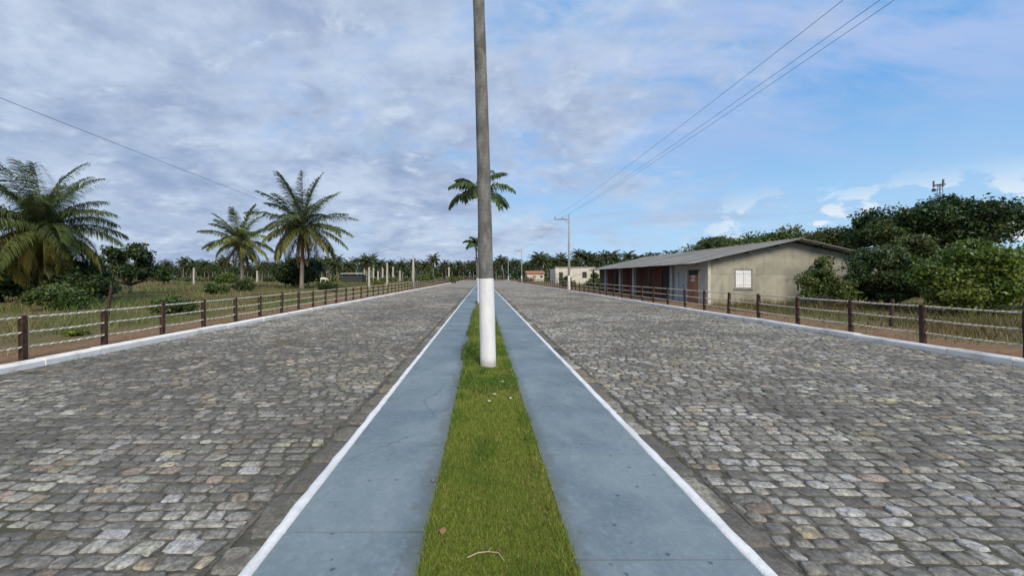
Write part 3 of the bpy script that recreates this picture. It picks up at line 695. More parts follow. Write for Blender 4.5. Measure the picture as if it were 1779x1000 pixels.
# ------------------------------------------------------------------ palms
def frond_geo(L, e0, az, droop, seed, n_leaf=34, leaf_len=0.75, leaf_w=0.045, col=(0.07, 0.11, 0.03), hang=0.5, rachis_w=0.022, twist=0.0, vary=0.2, segs=2, rach_col=None):
    r = np.random.default_rng(seed); K = 14
    tt = np.linspace(0, 1, K); el = e0 - droop * tt ** 1.25
    ds = L / (K - 1)
    hor = np.concatenate([[0], np.cumsum(np.cos(el[:-1]) * ds)]); ver = np.concatenate([[0], np.cumsum(np.sin(el[:-1]) * ds)])
    ca, sa = cos(az), sin(az)
    pts = np.stack([hor * ca, hor * sa, ver], -1)
    tan = np.stack([np.cos(el) * ca, np.cos(el) * sa, np.sin(el)], -1)
    sidev = np.array((-sa, ca, 0.0))
    V = []; Q = []; Cc = []
    # rachis as a flat-ish triangular tube
    rw = rachis_w * (1 - 0.85 * tt)
    up = np.cross(sidev[None], tan); up = -up if up[0, 2] < 0 else up
    ring = np.stack([pts - sidev * rw[:, None], pts + sidev * rw[:, None], pts - up * rw[:, None] * 1.2], 1)
    o = 0; V.append(ring.reshape(-1, 3))
    rc = np.array(rach_col if rach_col is not None else (0.30, 0.28, 0.10))
    Cc.append(np.tile(rc, (K * 3, 1)))
    for i in range(K - 1):
        for k in range(3):
            Q.append((i * 3 + k, i * 3 + (k + 1) % 3, i * 3 + 3 + (k + 1) % 3, i * 3 + 3 + k))
    o = K * 3
    tl = np.linspace(0.10, 0.995, n_leaf)
    for s_ in (-1, 1):
        tj = np.clip(tl + r.normal(0, 0.006, n_leaf), 0.06, 1)
        p = np.stack([np.interp(tj, tt, pts[:, k]) for k in range(3)], -1)
        tg = np.stack([np.interp(tj, tt, tan[:, k]) for k in range(3)], -1)
        ln = leaf_len * (0.35 + 0.65 * np.sin(pi * np.clip(tj * 0.86 + 0.12, 0, 1))) * r.uniform(0.82, 1.1, n_leaf)
        fw = 0.30 + 0.75 * tj ** 2
        d0 = s_ * sidev[None] * 1.0 + tg * fw[:, None] + np.array((0, 0, 1.0)) * (0.18 - 0.20 * hang + r.normal(0, 0.22, n_leaf))[:, None]
        d0 /= np.linalg.norm(d0, axis=1, keepdims=True)
        gdir = np.array((0, 0, -1.0))
        d1 = d0 + gdir * (hang * r.uniform(0.7, 1.5, n_leaf))[:, None]; d1 /= np.linalg.norm(d1, axis=1, keepdims=True)
        d2 = d1 + gdir * (hang * 1.3 * r.uniform(0.6, 1.4, n_leaf))[:, None]; d2 /= np.linalg.norm(d2, axis=1, keepdims=True)
        wv = np.cross(d0, np.array((0, 0, 1.0)) + 0.5 * tg * s_); wv /= (np.linalg.norm(wv, axis=1, keepdims=True) + 1e-6)
        wv = wv * (leaf_w * r.uniform(0.8, 1.2, n_leaf))[:, None]
        p1 = p + d0 * (ln * 0.36)[:, None]; p2 = p1 + d1 * (ln * 0.34)[:, None]; p3 = p2 + d2 * (ln * 0.30)[:, None]
        vv = np.stack([p - wv * .35, p + wv * .35, p1 + wv * .5, p1 - wv * .5, p2 + wv * .42, p2 - wv * .42, p3 + wv * .06, p3 - wv * .06], 1)
        V.append(vv.reshape(-1, 3))
        cc = np.array(col)[None] * np.exp(r.normal(0, vary, n_leaf))[:, None]
        Cc.append(np.repeat(cc, 8, 0))
        b0 = o + np.arange(n_leaf) * 8
        for b in b0:
            Q += [(b, b + 1, b + 2, b + 3), (b + 3, b + 2, b + 4, b + 5), (b + 5, b + 4, b + 6, b + 7)]
        o += n_leaf * 8
    return np.concatenate(V), np.array(Q), np.concatenate(Cc)
def fronds_mesh(name, specs):
    V = []; Q = []; Cc = []; o = 0
    for s_ in specs:
        org = np.array(s_.pop("org", (0, 0, 0)))
        v, q, c = frond_geo(**s_); V.append(v + org); Q.append(q + o); Cc.append(c); o += len(v)
    return np_mesh(name, np.concatenate(V), [np.concatenate(Q)], np.concatenate(Cc))
GA = 2.39996
def trunk_tube(mb, base, top, r0, r1, curve=(0, 0), n=14, K=14, flare=0.0, wob=0.01, seed=0):
    r = random.Random(seed); pts = []; rad = []
    for i in range(K):
        u = i / (K - 1); b_ = sin(pi * u)
        pts.append((base[0] + (top[0] - base[0]) * u + curve[0] * b_, base[1] + (top[1] - base[1]) * u + curve[1] * b_, base[2] + (top[2] - base[2]) * u))
        rad.append((r0 + (r1 - r0) * u + flare * max(0, 1 - u * 9) ** 2) * (1 + r.uniform(-wob, wob)))
    mb.tube(pts, rad, n)
def coconut_palm(loc, trunk_h, L, n_f, label, seed, lean=(0, 0), curve=(0, 0), r0=0.2, r1=0.13, top_e=1.35, low_e=-0.55, green=(0.055, 0.085, 0.024), droop=1.15, n_leaf=48, leaf_len=0.9, leaf_w=0.045, hang=0.65, dead=5, nuts=False, yellow=0.35, group=None, az0=0.0, dead_e=-0.9):
    t_ = thing("coconut_palm", loc, label, "palm tree", group)
    r = random.Random(seed); top = np.array((lean[0], lean[1], trunk_h))
    mb = MB(); trunk_tube(mb, (0, 0, -0.2), tuple(top + np.array((0, 0, 0.1))), r0, r1, curve, 12, 16, 0.10, 0.05, seed); mb.build("trunk", M["coco_trunk"], t_, smooth=True)
    sp = []
    for i in range(n_f):
        u = i / (n_f - 1)                    # 0 youngest and upright, 1 oldest and lowest
        e = top_e + (low_e - top_e) * u ** 0.95 + r.uniform(-0.14, 0.14)
        yl = max(0.0, (u - 0.55) / 0.45) * yellow * r.uniform(0.5, 1.5)
        cg = np.array(green) * r.uniform(0.85, 1.2); cy_ = np.array((0.30, 0.255, 0.065))
        col = cg * (1 - min(yl, 1)) + cy_ * min(yl, 1)
        sp.append(dict(L=L * r.uniform(0.86, 1.08) * (1.22 - 0.32 * u), e0=e, az=az0 + i * GA + r.uniform(-0.2, 0.2), droop=droop * r.uniform(0.75, 1.2) * (0.50 + 0.75 * u), seed=seed * 100 + i,
                       n_leaf=n_leaf, leaf_len=leaf_len, leaf_w=leaf_w, col=col, hang=hang * (0.45 + 0.75 * u), rachis_w=0.028, org=top + np.array((0, 0, r.uniform(-0.05, 0.15)))))
    ob("crown", fronds_mesh("crown", sp), M["frond"], t_)
    if dead:
        sp = []
        for i in range(dead):
            sp.append(dict(L=L * r.uniform(0.55, 0.8), e0=dead_e + r.uniform(-0.3, 0.3), az=az0 + i * tau / dead + r.uniform(-0.5, 0.5), droop=0.55, seed=seed * 77 + i, n_leaf=int(n_leaf * 0.7), leaf_len=leaf_len * 0.6, leaf_w=leaf_w,
                           col=np.array((0.17, 0.095, 0.045)) * r.uniform(0.7, 1.2), hang=1.1, rachis_w=0.025, org=top - np.array((0, 0, 0.1)), rach_col=(0.2, 0.13, 0.07)))
        ob("dead_fronds", fronds_mesh("dead_fronds", sp), M["frond"], t_)
    if nuts:
        mb = MB()
        for i in range(9):
            a = r.uniform(0, tau); rr = r.uniform(0.18, 0.34); c0 = top + np.array((cos(a) * rr, sin(a) * rr, -0.15 - r.uniform(0, 0.3)))
            pts = [c0 + np.array((0, 0, z)) for z in (0.14, 0.10, 0, -0.09, -0.13)]; mb.tube(pts, [0.02, 0.085, 0.115, 0.08, 0.015], 8)
        mb.build("coconut_bunch", M["coconut"], t_, smooth=True)
    return t_
def at(px, py, Yd):
    return ((px - 838) / 670 * Yd, Yd, CAM_H - (py - 481) / 670 * Yd)
# big palm at the left edge
x, y, z = at(70, 402, 20.0)
coconut_palm((x, y, G(x, y)), z - G(x, y), 3.35, 48, "largest coconut palm, full crown with yellowing lower fronds at the left edge", 5, lean=(0.1, 0), r0=0.24, r1=0.17, dead=8, n_leaf=120, leaf_len=0.98, leaf_w=0.036, hang=0.85, az0=0.7, green=(0.088, 0.118, 0.038), yellow=1.1, droop=1.5, low_e=-0.9, top_e=1.5)
# tall palm on the left
x, y, z = at(525, 395, 45.0); bx = at(524, 500, 45.0)[0]
coconut_palm((bx, y, G(bx, y)), z - G(bx, y), 5.7, 42, "tall coconut palm with a straight trunk standing before a dark bush", 8, lean=(x - bx + 0.1, 0), r0=0.24, r1=0.17, dead=7, n_leaf=80, leaf_len=1.25, leaf_w=0.075, green=(0.082, 0.108, 0.036), yellow=0.5, droop=1.05, low_e=-0.62, top_e=1.5, dead_e=-1.25, az0=0.9)
# shorter paler palm beside it
x, y, z = at(414, 420, 50.0); bx = at(420, 494, 50.0)[0]
coconut_palm((bx, y, G(bx, y)), z - G(bx, y), 4.2, 27, "shorter pale green coconut palm with sparse fronds, left of the tall palm", 13, lean=(x - bx, 0.3), curve=(0.15, 0), r0=0.2, r1=0.15, dead=6, n_leaf=70, leaf_len=1.2, leaf_w=0.08, green=(0.150, 0.178, 0.055), yellow=0.4, droop=1.15, low_e=-0.35, top_e=1.45, dead_e=-1.2, az0=0.2)
# three median palms with whitewashed feet
def royal_palm(x, y, top_h, L, n_f, label, seed, r0, r1, lean, paint_h, bow=(0, 0), leaf=0.42, az0=0.0, leaf_w=0.045):
    t_ = thing("royal_palm", (x, y, MZ - 0.02), label, "palm tree", "palms in the median")
    mb = MB(); trunk_tube(mb, (0, 0, -0.1), (lean[0], lean[1], top_h), r0, r1, bow, 24, 40, 0.0, 0.018, seed); mb.build("trunk", M["palm_trunk"], t_, smooth=True)
    # whitewash coat, a hair proud of the trunk
    pts = []; rad = []; rr = random.Random(seed + 1)
    for i in range(14):
        zz_ = paint_h * i / 13; u = (zz_ + 0.1) / (top_h + 0.1); b_ = sin(pi * u)
        pts.append((lean[0] * u + bow[0] * b_, lean[1] * u + bow[1] * b_, zz_)); rad.append((r0 + (r1 - r0) * u) * 1.035 + 0.002 + rr.uniform(-0.0015, 0.0015))
    mb = MB(); mb.tube(pts, rad, 24); mb.build("whitewash_band", M["trunk_white"], t_, smooth=False)
    r = random.Random(seed); top = np.array((lean[0], lean[1], top_h))
    mb = MB(); mb.tube([top, top + (0, 0, 0.12), top + (0, 0, 0.5), top + (0, 0, 0.8)], [r1 * 1.02, r1 * 1.25, r1 * 0.95, r1 * 0.45], 12); mb.build("crownshaft", M["crownshaft"], t_, smooth=True)
    sp = []
    for i in range(n_f):
        u = i / max(1, n_f - 1)
        sp.append(dict(L=L * r.uniform(0.9, 1.08), e0=1.25 - 1.15 * u + r.uniform(-0.1, 0.1), az=az0 + i * GA, droop=1.5 * r.uniform(0.85, 1.15), seed=seed * 50 + i, n_leaf=60, leaf_len=leaf, leaf_w=leaf_w,
                       col=np.array((0.075, 0.125, 0.036)) * r.uniform(0.8, 1.3), hang=0.75, rachis_w=0.02, org=top + np.array((0, 0, 0.75))))
    ob("crown", fronds_mesh("crown", sp), M["frond"], t_)
    return t_
royal_palm(0.10, 6.42, 9.2, 2.3, 12, "nearest median palm, tall grey trunk rising out of the picture above a whitewashed foot", 3, 0.128, 0.078, (-0.27, 0.0), 1.475, (0.02, 0))
royal_palm(-0.16, 21.5, 5.35, 2.15, 11, "second median palm, crown showing just behind the nearest grey trunk", 6, 0.125, 0.085, (0.0, 0.1), 1.42, az0=0.3, leaf=0.66, leaf_w=0.07)
royal_palm(-0.75 + 0.25, 46.0, 4.6, 1.7, 10, "farthest median palm, small crown low beside the nearest trunk", 9, 0.12, 0.08, (-0.25, 0.0), 1.45, az0=2.2, leaf=0.62, leaf_w=0.09)

# ------------------------------------------------------------------ leafy trees and bushes
def leaf_cloud(clumps, n, size, seed, greens, flat=0.75, hollow=0.45, yellow=0.06, aspect=0.55):
    r = np.random.default_rng(seed)
    cc = np.array([c[:3] for c in clumps], float); cr = np.array([c[3] for c in clumps], float)
    w = cr ** 2; ci = r.choice(len(clumps), n, p=w / w.sum())
    d = r.normal(0, 1, (n, 3)); d /= np.linalg.norm(d, axis=1, keepdims=True)
    rad = cr[ci] * (hollow + (1 - hollow) * r.random(n) ** 0.6) * np.exp(r.normal(0, 0.10, n))
    # lumpy surface of each clump
    ph = r.uniform(0, tau, (len(clumps), 3))
    lump = 1 + 0.22 * np.sin(3.1 * d[:, 0] + ph[ci, 0]) + 0.2 * np.sin(4.3 * d[:, 1] + ph[ci, 1]) + 0.16 * np.sin(5.2 * d[:, 2] + ph[ci, 2])
    p = cc[ci] + d * (rad * lump)[:, None] * np.array((1, 1, flat))
    nrm = d * 0.5 + r.normal(0, 0.75, (n, 3)) + np.array((0, 0, 0.35)); nrm /= np.linalg.norm(nrm, axis=1, keepdims=True)
    u = np.cross(nrm, r.normal(0, 1, (n, 3))); u /= np.linalg.norm(u, axis=1, keepdims=True); v = np.cross(nrm, u)
    s = size * np.exp(r.normal(0, 0.28, n)); u = u * s[:, None]; v = v * (s * aspect)[:, None]
    bend = nrm * (s * 0.18)[:, None]
    V = np.stack([p - u - bend, p + v * .9 - u * .1, p + u - bend, p - v * .9 - u * .1], 1).reshape(-1, 3)
    g = np.array(greens, float); gi = r.integers(0, len(g), len(clumps))          # each clump leans to one leaf colour
    base = g[gi[ci]] * 0.75 + g[r.integers(0, len(g), n)] * 0.25
    base = base * np.exp(r.normal(0, 0.36, n))[:, None]
    yl = r.random(n) < yellow; base[yl] = np.array((0.17, 0.15, 0.035)) * np.exp(r.normal(0, 0.2, yl.sum()))[:, None]
    q = (np.arange(n) * 4)[:, None] + np.array([[0, 1, 2, 3]])
    return V, q, np.repeat(base, 4, 0)
GREENS = dict(dark=((0.026, 0.050, 0.019), (0.042, 0.072, 0.024), (0.062, 0.090, 0.030)),
              mid=((0.052, 0.086, 0.025), (0.076, 0.112, 0.030), (0.105, 0.132, 0.037)),
              bright=((0.080, 0.132, 0.025), (0.110, 0.160, 0.030), (0.160, 0.190, 0.040)),
              olive=((0.090, 0.106, 0.036), (0.120, 0.128, 0.044), (0.068, 0.088, 0.030)))
def tree(name, loc, w, d, h, trunk_h, label, cat, seed, n_clump=14, n_leaf=9000, leaf=0.16, tone="mid", flat=0.7, dome=0.5, clump_r=0.3, group=None, hollow=0.35, stems=1, aspect=0.55, yellow=0.04, r0=0.16, fill=0.35):
    """w, d crown width and depth; h total height; trunk_h height at which the crown starts"""
    t_ = thing(name, loc, label, cat, group)
    r = random.Random(seed); clumps = []
    ch = h - trunk_h; avg = (w + d) / 4
    for i in range(n_clump):
        for _ in range(30):
            a = r.uniform(0, tau); q = math.sqrt(r.random()); zz_ = r.random()
            lim = (1 - zz_ ** 2.2) ** 0.5 if dome > 0 else 1.0
            if q < 0.5 + 0.5 * lim: break
        cr_ = avg * clump_r * r.uniform(0.7, 1.35)
        cr_ = min(cr_, ch * 0.55)
        q *= max(0.1, lim * (1 - fill) + fill)
        x = cos(a) * q * max(0.05, w / 2 - cr_ * 0.8); y = sin(a) * q * max(0.05, d / 2 - cr_ * 0.8)
        z = trunk_h + cr_ * flat * 0.8 + zz_ * max(0.02, ch - cr_ * flat * 1.8)
        clumps.append((x, y, z, cr_))
    zt = max(c_[2] + c_[3] * flat for c_ in clumps); zb = min(c_[2] - c_[3] * flat for c_ in clumps)
    xw = max(abs(c_[0]) + c_[3] for c_ in clumps); yw = max(abs(c_[1]) + c_[3] for c_ in clumps)
    kz = (h - trunk_h) / max(zt - zb, 0.05)
    clumps = [(c_[0] * (w / 2) / xw, c_[1] * (d / 2) / yw, trunk_h + (c_[2] - zb) * kz, c_[3]) for c_ in clumps]
    V, Q, Cc = leaf_cloud(clumps, n_leaf, leaf, seed, GREENS[tone], flat, hollow, yellow, aspect)
    mb = MB(); roots = [(r.uniform(-0.25, 0.25) * (stems > 1), r.uniform(-0.25, 0.25) * (stems > 1)) for _ in range(stems)]
    for rx, ry in roots:
        fork = (rx * 1.5 + r.uniform(-0.1, 0.1), ry * 1.5, max(trunk_h * 0.85, h * 0.18))
        mb.tube([(rx, ry, -0.15), (rx * 1.2 + r.uniform(-.05, .05), ry, fork[2] * .5), fork], [r0 * 1.25, r0, r0 * 0.8], 8)
    for i, c_ in enumerate(clumps):
        rx, ry = roots[i % stems]; f0 = np.array((rx * 1.5, ry * 1.5, max(trunk_h * 0.85, h * 0.18) * r.uniform(0.75, 1.0)))
        e = np.array(c_[:3]); m_ = f0 * 0.5 + e * 0.5 + np.array((0, 0, -0.08 * h * r.random()))
        mb.tube([f0, m_, e], [r0 * 0.55, r0 * 0.34, r0 * 0.10], 6)
    mb.build("trunk" if cat == "tree" else "stem", M["bark"], t_, smooth=True)
    ob("crown" if cat == "tree" else "foliage", np_mesh("crown", V, [Q], Cc), M["leaf"], t_)
    return t_
def tree_px(name, px0, px1, py_top, Yd, label, cat, seed, depth=None, trunk=0.15, **kw):
    cx = (px0 + px1) / 2; x = (cx - 838) / 670 * Yd; w = (px1 - px0) / 670 * Yd
    top = CAM_H + (481 - py_top) / 670 * Yd; z0 = G(x, Yd)
    return tree(name, (x, Yd, z0), w, depth or w, (top - z0) * 0.965, trunk, label, cat, seed, **kw)
RG = "trees behind the long house"
# right side
tree_px("umbrella_tree", 1482, 1772, 338, 38, "broad dark umbrella tree towering over the bushes on the right", "tree", 21, depth=12, trunk=4.4, n_clump=48, n_leaf=52000, leaf=0.15, tone="dark", clump_r=0.20, flat=0.70, fill=0.48, r0=0.4)
tree_px("broadleaf_tree", 1390, 1500, 390, 44, "feathery light green tree between the house roof and the umbrella tree", "tree", 22, depth=7, trunk=2.2, n_clump=24, n_leaf=15000, leaf=0.15, fill=0.6, tone="olive", group=RG, clump_r=0.36)
tree_px("broadleaf_tree", 1265, 1445, 391, 50, "round green tree rising right above the ridge of the long house", "tree", 23, depth=9, trunk=2.0, n_clump=30, n_leaf=18000, leaf=0.18, fill=0.7, tone="mid", group=RG, clump_r=0.34)
tree_px("broadleaf_tree", 1165, 1325, 404, 58, "low spreading wispy tree above the middle of the long roof", "tree", 24, depth=8, trunk=2.6, n_clump=26, n_leaf=13000, leaf=0.18, fill=0.7, tone="mid", group=RG, flat=0.5, clump_r=0.3)
tree_px("broadleaf_tree", 1060, 1190, 440, 85, "low dark tree line clump above the far end of the long roof", "tree", 25, depth=10, trunk=1.5, n_clump=16, n_leaf=6000, leaf=0.32, tone="dark", group=RG)
tree_px("broadleaf_tree", 1490, 1640, 404, 27, "olive green tree filling the gap under the left part of the umbrella crown", "tree", 26, depth=4.5, trunk=0.9, n_clump=22, n_leaf=24000, leaf=0.095, tone="olive", clump_r=0.32, r0=0.12, stems=3)
tree_px("broadleaf_tree", 1630, 1765, 410, 27, "dull green tree under the right part of the umbrella crown", "tree", 27, depth=4.5, trunk=0.9, n_clump=20, n_leaf=22000, leaf=0.095, tone="mid", clump_r=0.32, r0=0.12, stems=3)
tree_px("bush", 1470, 1615, 418, 18.3, "large dark bush beside the right corner of the house gable", "bush", 28, depth=2.8, trunk=0.2, n_clump=26, n_leaf=26000, leaf=0.062, tone="dark", clump_r=0.33, stems=4, r0=0.05)
tree_px("bush", 1595, 1800, 408, 15.0, "bright green leafy bush behind the right rope fence", "bush", 29, depth=3.0, trunk=0.15, n_clump=32, n_leaf=34000, leaf=0.058, tone="bright", clump_r=0.30, stems=4, r0=0.05, aspect=0.7)
tree_px("bush", 1760, 1960, 430, 16.5, "green bush cut off by the right edge of the picture", "bush", 30, depth=3.5, trunk=0.15, n_clump=20, n_leaf=12000, leaf=0.08, tone="mid", clump_r=0.33, stems=3, r0=0.05)
tree_px("bush", 1372, 1484, 440, 17.6, "wispy bush growing in front of the beige gable wall", "bush", 31, depth=1.8, trunk=0.35, n_clump=17, n_leaf=7500, leaf=0.06, tone="mid", clump_r=0.30, stems=4, r0=0.035, hollow=0.1)
# left side
tree_px("broadleaf_tree", 165, 288, 418, 33, "small dark broadleaf tree with pale bare branches right of the largest palm", "tree", 41, depth=5, trunk=1.1, n_clump=22, n_leaf=8500, leaf=0.13, tone="dark", clump_r=0.21, fill=0.8, hollow=0.2, r0=0.14, stems=2)
tree_px("bush", -60, 70, 436, 21.5, "dark bush under the largest palm at the left edge of the picture", "bush", 42, depth=3.5, trunk=0.15, n_clump=22, n_leaf=12000, leaf=0.10, tone="dark", clump_r=0.33, stems=3, r0=0.06)
tree_px("bush", 52, 192, 448, 21.0, "dark bush under the right side of the largest palm", "bush", 43, depth=3.5, trunk=0.15, n_clump=24, n_leaf=14000, leaf=0.10, tone="dark", clump_r=0.32, stems=3, r0=0.06)
tree_px("bush", 40, 150, 492, 17.5, "low mid green shrub in front of the dark bushes under the largest palm", "bush", 44, depth=1.8, trunk=0.05, n_clump=16, n_leaf=7000, leaf=0.065, tone="mid", clump_r=0.35, stems=4, r0=0.03)
tree_px("bush", 470, 564, 444, 52, "dense round dark bush standing right behind the tall palm trunk", "bush", 45, depth=6, trunk=0.1, n_clump=22, n_leaf=13000, leaf=0.18, tone="dark", clump_r=0.36, stems=3, r0=0.1)
tree_px("bush", 400, 442, 484, 40, "dark green shrub at the foot of the shorter palm", "bush", 46, depth=2.2, trunk=0.05, n_clump=12, n_leaf=4000, leaf=0.10, tone="dark", clump_r=0.4, stems=3, r0=0.04)
tree_px("bush", 350, 402, 492, 33, "low dull green shrub left of the shorter palm", "bush", 47, depth=2.2, trunk=0.03, n_clump=12, n_leaf=4000, leaf=0.09, tone="mid", clump_r=0.4, stems=3, r0=0.03)
tree_px("bush", 542, 588, 488, 38, "low dark shrub right of the tall palm trunk", "bush", 48, depth=2.2, trunk=0.03, n_clump=10, n_leaf=3000, leaf=0.10, tone="dark", clump_r=0.4, stems=3, r0=0.03)
tree_px("bush", 262, 338, 512, 15.5, "low green shrub just behind the ropes of the left fence", "bush", 49, depth=1.6, trunk=0.02, n_clump=14, n_leaf=5000, leaf=0.055, tone="mid", clump_r=0.36, stems=4, r0=0.02)
tree_px("bush", 110, 150, 571, 10.0, "small bright green weed clump between the first posts of the left fence", "bush", 50, depth=0.5, trunk=0.01, n_clump=9, n_leaf=900, leaf=0.04, tone="bright", clump_r=0.42, stems=4, r0=0.008)
tree_px("bush", 640, 668, 487, 62, "small bright green shrub among the bare concrete columns", "bush", 51, depth=2.0, trunk=0.03, n_clump=9, n_leaf=2000, leaf=0.13, tone="bright", clump_r=0.4, stems=3, r0=0.03)
tree_px("bush", 372, 412, 474, 75, "pale green far shrub before the coconut grove left of the shorter palm", "bush", 52, depth=4.0, trunk=0.03, n_clump=10, n_leaf=2500, leaf=0.2, tone="bright", clump_r=0.4, stems=3, r0=0.05)
tree_px("bush", 725, 755, 474, 90, "green shrub by the far left kerb near the end of the avenue", "bush", 53, depth=3.5, trunk=0.03, n_clump=10, n_leaf=2500, leaf=0.2, tone="mid", clump_r=0.4, stems=3, r0=0.05)
tree_px("bush", 1018, 1048, 473, 46, "green shrub at the far end of the long house veranda", "bush", 54, depth=1.6, trunk=0.05, n_clump=12, n_leaf=3500, leaf=0.12, tone="mid", clump_r=0.4, stems=3, r0=0.04)
tree_px("bush", 968, 1000, 478, 52, "dull shrub in front of the roofless white house", "bush", 55, depth=1.6, trunk=0.03, n_clump=10, n_leaf=2500, leaf=0.12, tone="olive", clump_r=0.4, stems=3, r0=0.03)

# far coconut grove: individual palms, four shapes copied
def far_palm(seed, h, L, n_f, label, group, loc):
    t_ = thing("coconut_palm", loc, label, "palm tree", group); r = random.Random(seed)
    lean = (r.uniform(-0.8, 0.8), r.uniform(-0.5, 0.5)); top = np.array((lean[0], lean[1], h))
    mb = MB(); trunk_tube(mb, (0, 0, -0.3), tuple(top), 0.22, 0.15, (r.uniform(-.3, .3), 0), 6, 7, 0.1, 0.03, seed); mb.build("trunk", M["coco_trunk"], t_, smooth=True)
    sp = []
    for i in range(n_f):
        u = i / (n_f - 1); yl = max(0, u - 0.6) * 1.6 * r.random()
        col = np.array((0.062, 0.080, 0.030)) * (1 - yl) + np.array((0.24, 0.17, 0.06)) * yl
        sp.append(dict(L=L * r.uniform(0.85, 1.1), e0=1.3 - 2.1 * u + r.uniform(-.15, .15), az=i * GA, droop=1.1 * r.uniform(.8, 1.2), seed=seed * 31 + i, n_leaf=24, leaf_len=1.1, leaf_w=0.22, col=col, hang=0.6, rachis_w=0.06, org=top))
    ob("crown", fronds_mesh("crown", sp), M["frond"], t_)
    return t_
LABL = "slim coconut palm in the distant grove left of the avenue"
LABR = "slim coconut palm in the distant grove right of the avenue"
LABC = "coconut palm in the far row closing the end of the avenue"
protoL = [far_palm(200 + i, 7.5 + 0.6 * i, 3.6, 23, LABL, "coconut palms of the left grove", (-60 + i, 140, 0)) for i in range(4)]
protoR = [far_palm(300 + i, 8.0 + 0.6 * i, 3.6, 23, LABR, "coconut palms of the right grove", (60 + i, 140, 0)) for i in range(4)]
protoC = [far_palm(400 + i, 8.0 + 0.5 * i, 3.5, 23, LABC, "coconut palms at the end of the avenue", (i, 190, 0)) for i in range(3)]
def place(protos, spots):
    for i, (px, py, Yd) in enumerate(spots):
        x = (px - 838) / 670 * Yd; zt = CAM_H + (481 - py) / 670 * Yd
        pr = protos[i % len(protos)]; z0 = G(x, Yd); h0 = {protos[k]: k for k in range(len(protos))}[pr]
        base_h = (7.5 if protos is protoL else 8.0) + (0.5 if protos is protoC else 0.6) * h0
        sc = max(0.45, (zt - z0) / (base_h + 2.6))
        if i < len(protos):
            pr.location = (x, Yd, z0); pr.scale = (sc,) * 3; pr.rotation_euler = (0, 0, i * 1.3)
        else: dup(pr, (x, Yd, z0), (i * 2.1) % tau, sc)
rp = random.Random(5); sL = []
px = 150
while px < 770:
    sL.append((px + rp.uniform(-4, 4), rp.choice((441, 446, 451, 455, 460, 463, 453)) + rp.uniform(-3, 3) + (6 if px < 330 else 0), rp.uniform(120, 190))); px += rp.uniform(7.5, 10.5)
sL += [(637, 441, 105), (664, 449, 110), (640, 452, 130), (574, 449, 95), (588, 452, 95), (601, 451, 98), (612, 453, 100), (560, 452, 100), (330, 455, 115), (354, 450, 110), (455, 452, 100), (466, 456, 105), (700, 452, 120), (742, 452, 115)]
place(protoL, sL)
sR = []; px = 918
while px < 1190:
    sR.append((px + rp.uniform(-4, 4), rp.choice((434, 440, 446, 452, 456)) + rp.uniform(-3, 3), rp.uniform(115, 170))); px += rp.uniform(10, 14)
sR += [(930, 444, 120), (941, 441, 118), (952, 443, 122), (983, 446, 105), (1005, 447, 100), (1040, 445, 96), (1068, 441, 95), (1163, 432, 110)]
place(protoR, sR)
sC = [(px_ + rp.uniform(-3, 3), py_ + rp.uniform(-3, 3), rp.uniform(182, 205)) for px_, py_ in ((776, 452), (786, 455), (796, 450), (806, 455), (815, 452), (824, 456), (832, 450), (842, 455), (852, 449), (862, 452), (872, 445), (876, 441), (884, 452), (893, 450), (903, 446), (911, 452))]
place(protoC, sC)
# undergrowth mass behind and between the far palms
r = np.random.default_rng(77); cl = []
for (pa, pb, Ya, Yb, pyt) in ((-250, 780, 194, 215, 457), (770, 915, 206, 222, 458), (905, 1500, 172, 190, 455), (1500, 2400, 130, 150, 450)):
    px = pa
    while px < pb:
        Yd = r.uniform(Ya, Yb); h = (481 - pyt + r.uniform(-5, 4)) / 670 * Yd + 1.6
        cl.append(((px - 838) / 670 * Yd, Yd, h * 0.5, h * 0.56)); px += 6
V, Q, Cc = leaf_cloud(cl, 100000, 0.55, 78, GREENS["dark"], 0.95, 0.3, 0.06)
tag(ob("distant_undergrowth", np_mesh("distant_undergrowth", V, [Q], Cc), M["leaf"]), kind="stuff")
# low scrub in front of the grove trunks
r = np.random.default_rng(79); cl = []
for k in range(150):
    px = r.uniform(150, 800); Yd = r.uniform(100, 150); cl.append(((px - 838) / 670 * Yd, Yd, 0.8, r.uniform(0.6, 1.5)))
for k in range(70):
    px = r.uniform(900, 1100); Yd = r.uniform(105, 140); cl.append(((px - 838) / 670 * Yd, Yd, 0.8, r.uniform(0.6, 1.3)))
V, Q, Cc = leaf_cloud(cl, 26000, 0.28, 80, GREENS["olive"], 0.8, 0.3, 0.12)
tag(ob("distant_scrub", np_mesh("distant_scrub", V, [Q], Cc), M["leaf"]), kind="stuff")

# ------------------------------------------------------------------ the long house on the right
HX0, HX1, HY0, HY1 = 12.3, 21.5, 21.0, 40.5
RX, RZ, EX0, EX1, EZ = 16.9, 3.60, 11.2, 22.6, 2.34
house = thing("long_house", (0, 0, 0), "long low house with beige gable, brick veranda side and grey corrugated roof", "house")
sl_ = (RZ - EZ) / (RX - EX0)
def roof_z(x): return RZ - abs(x - RX) * sl_
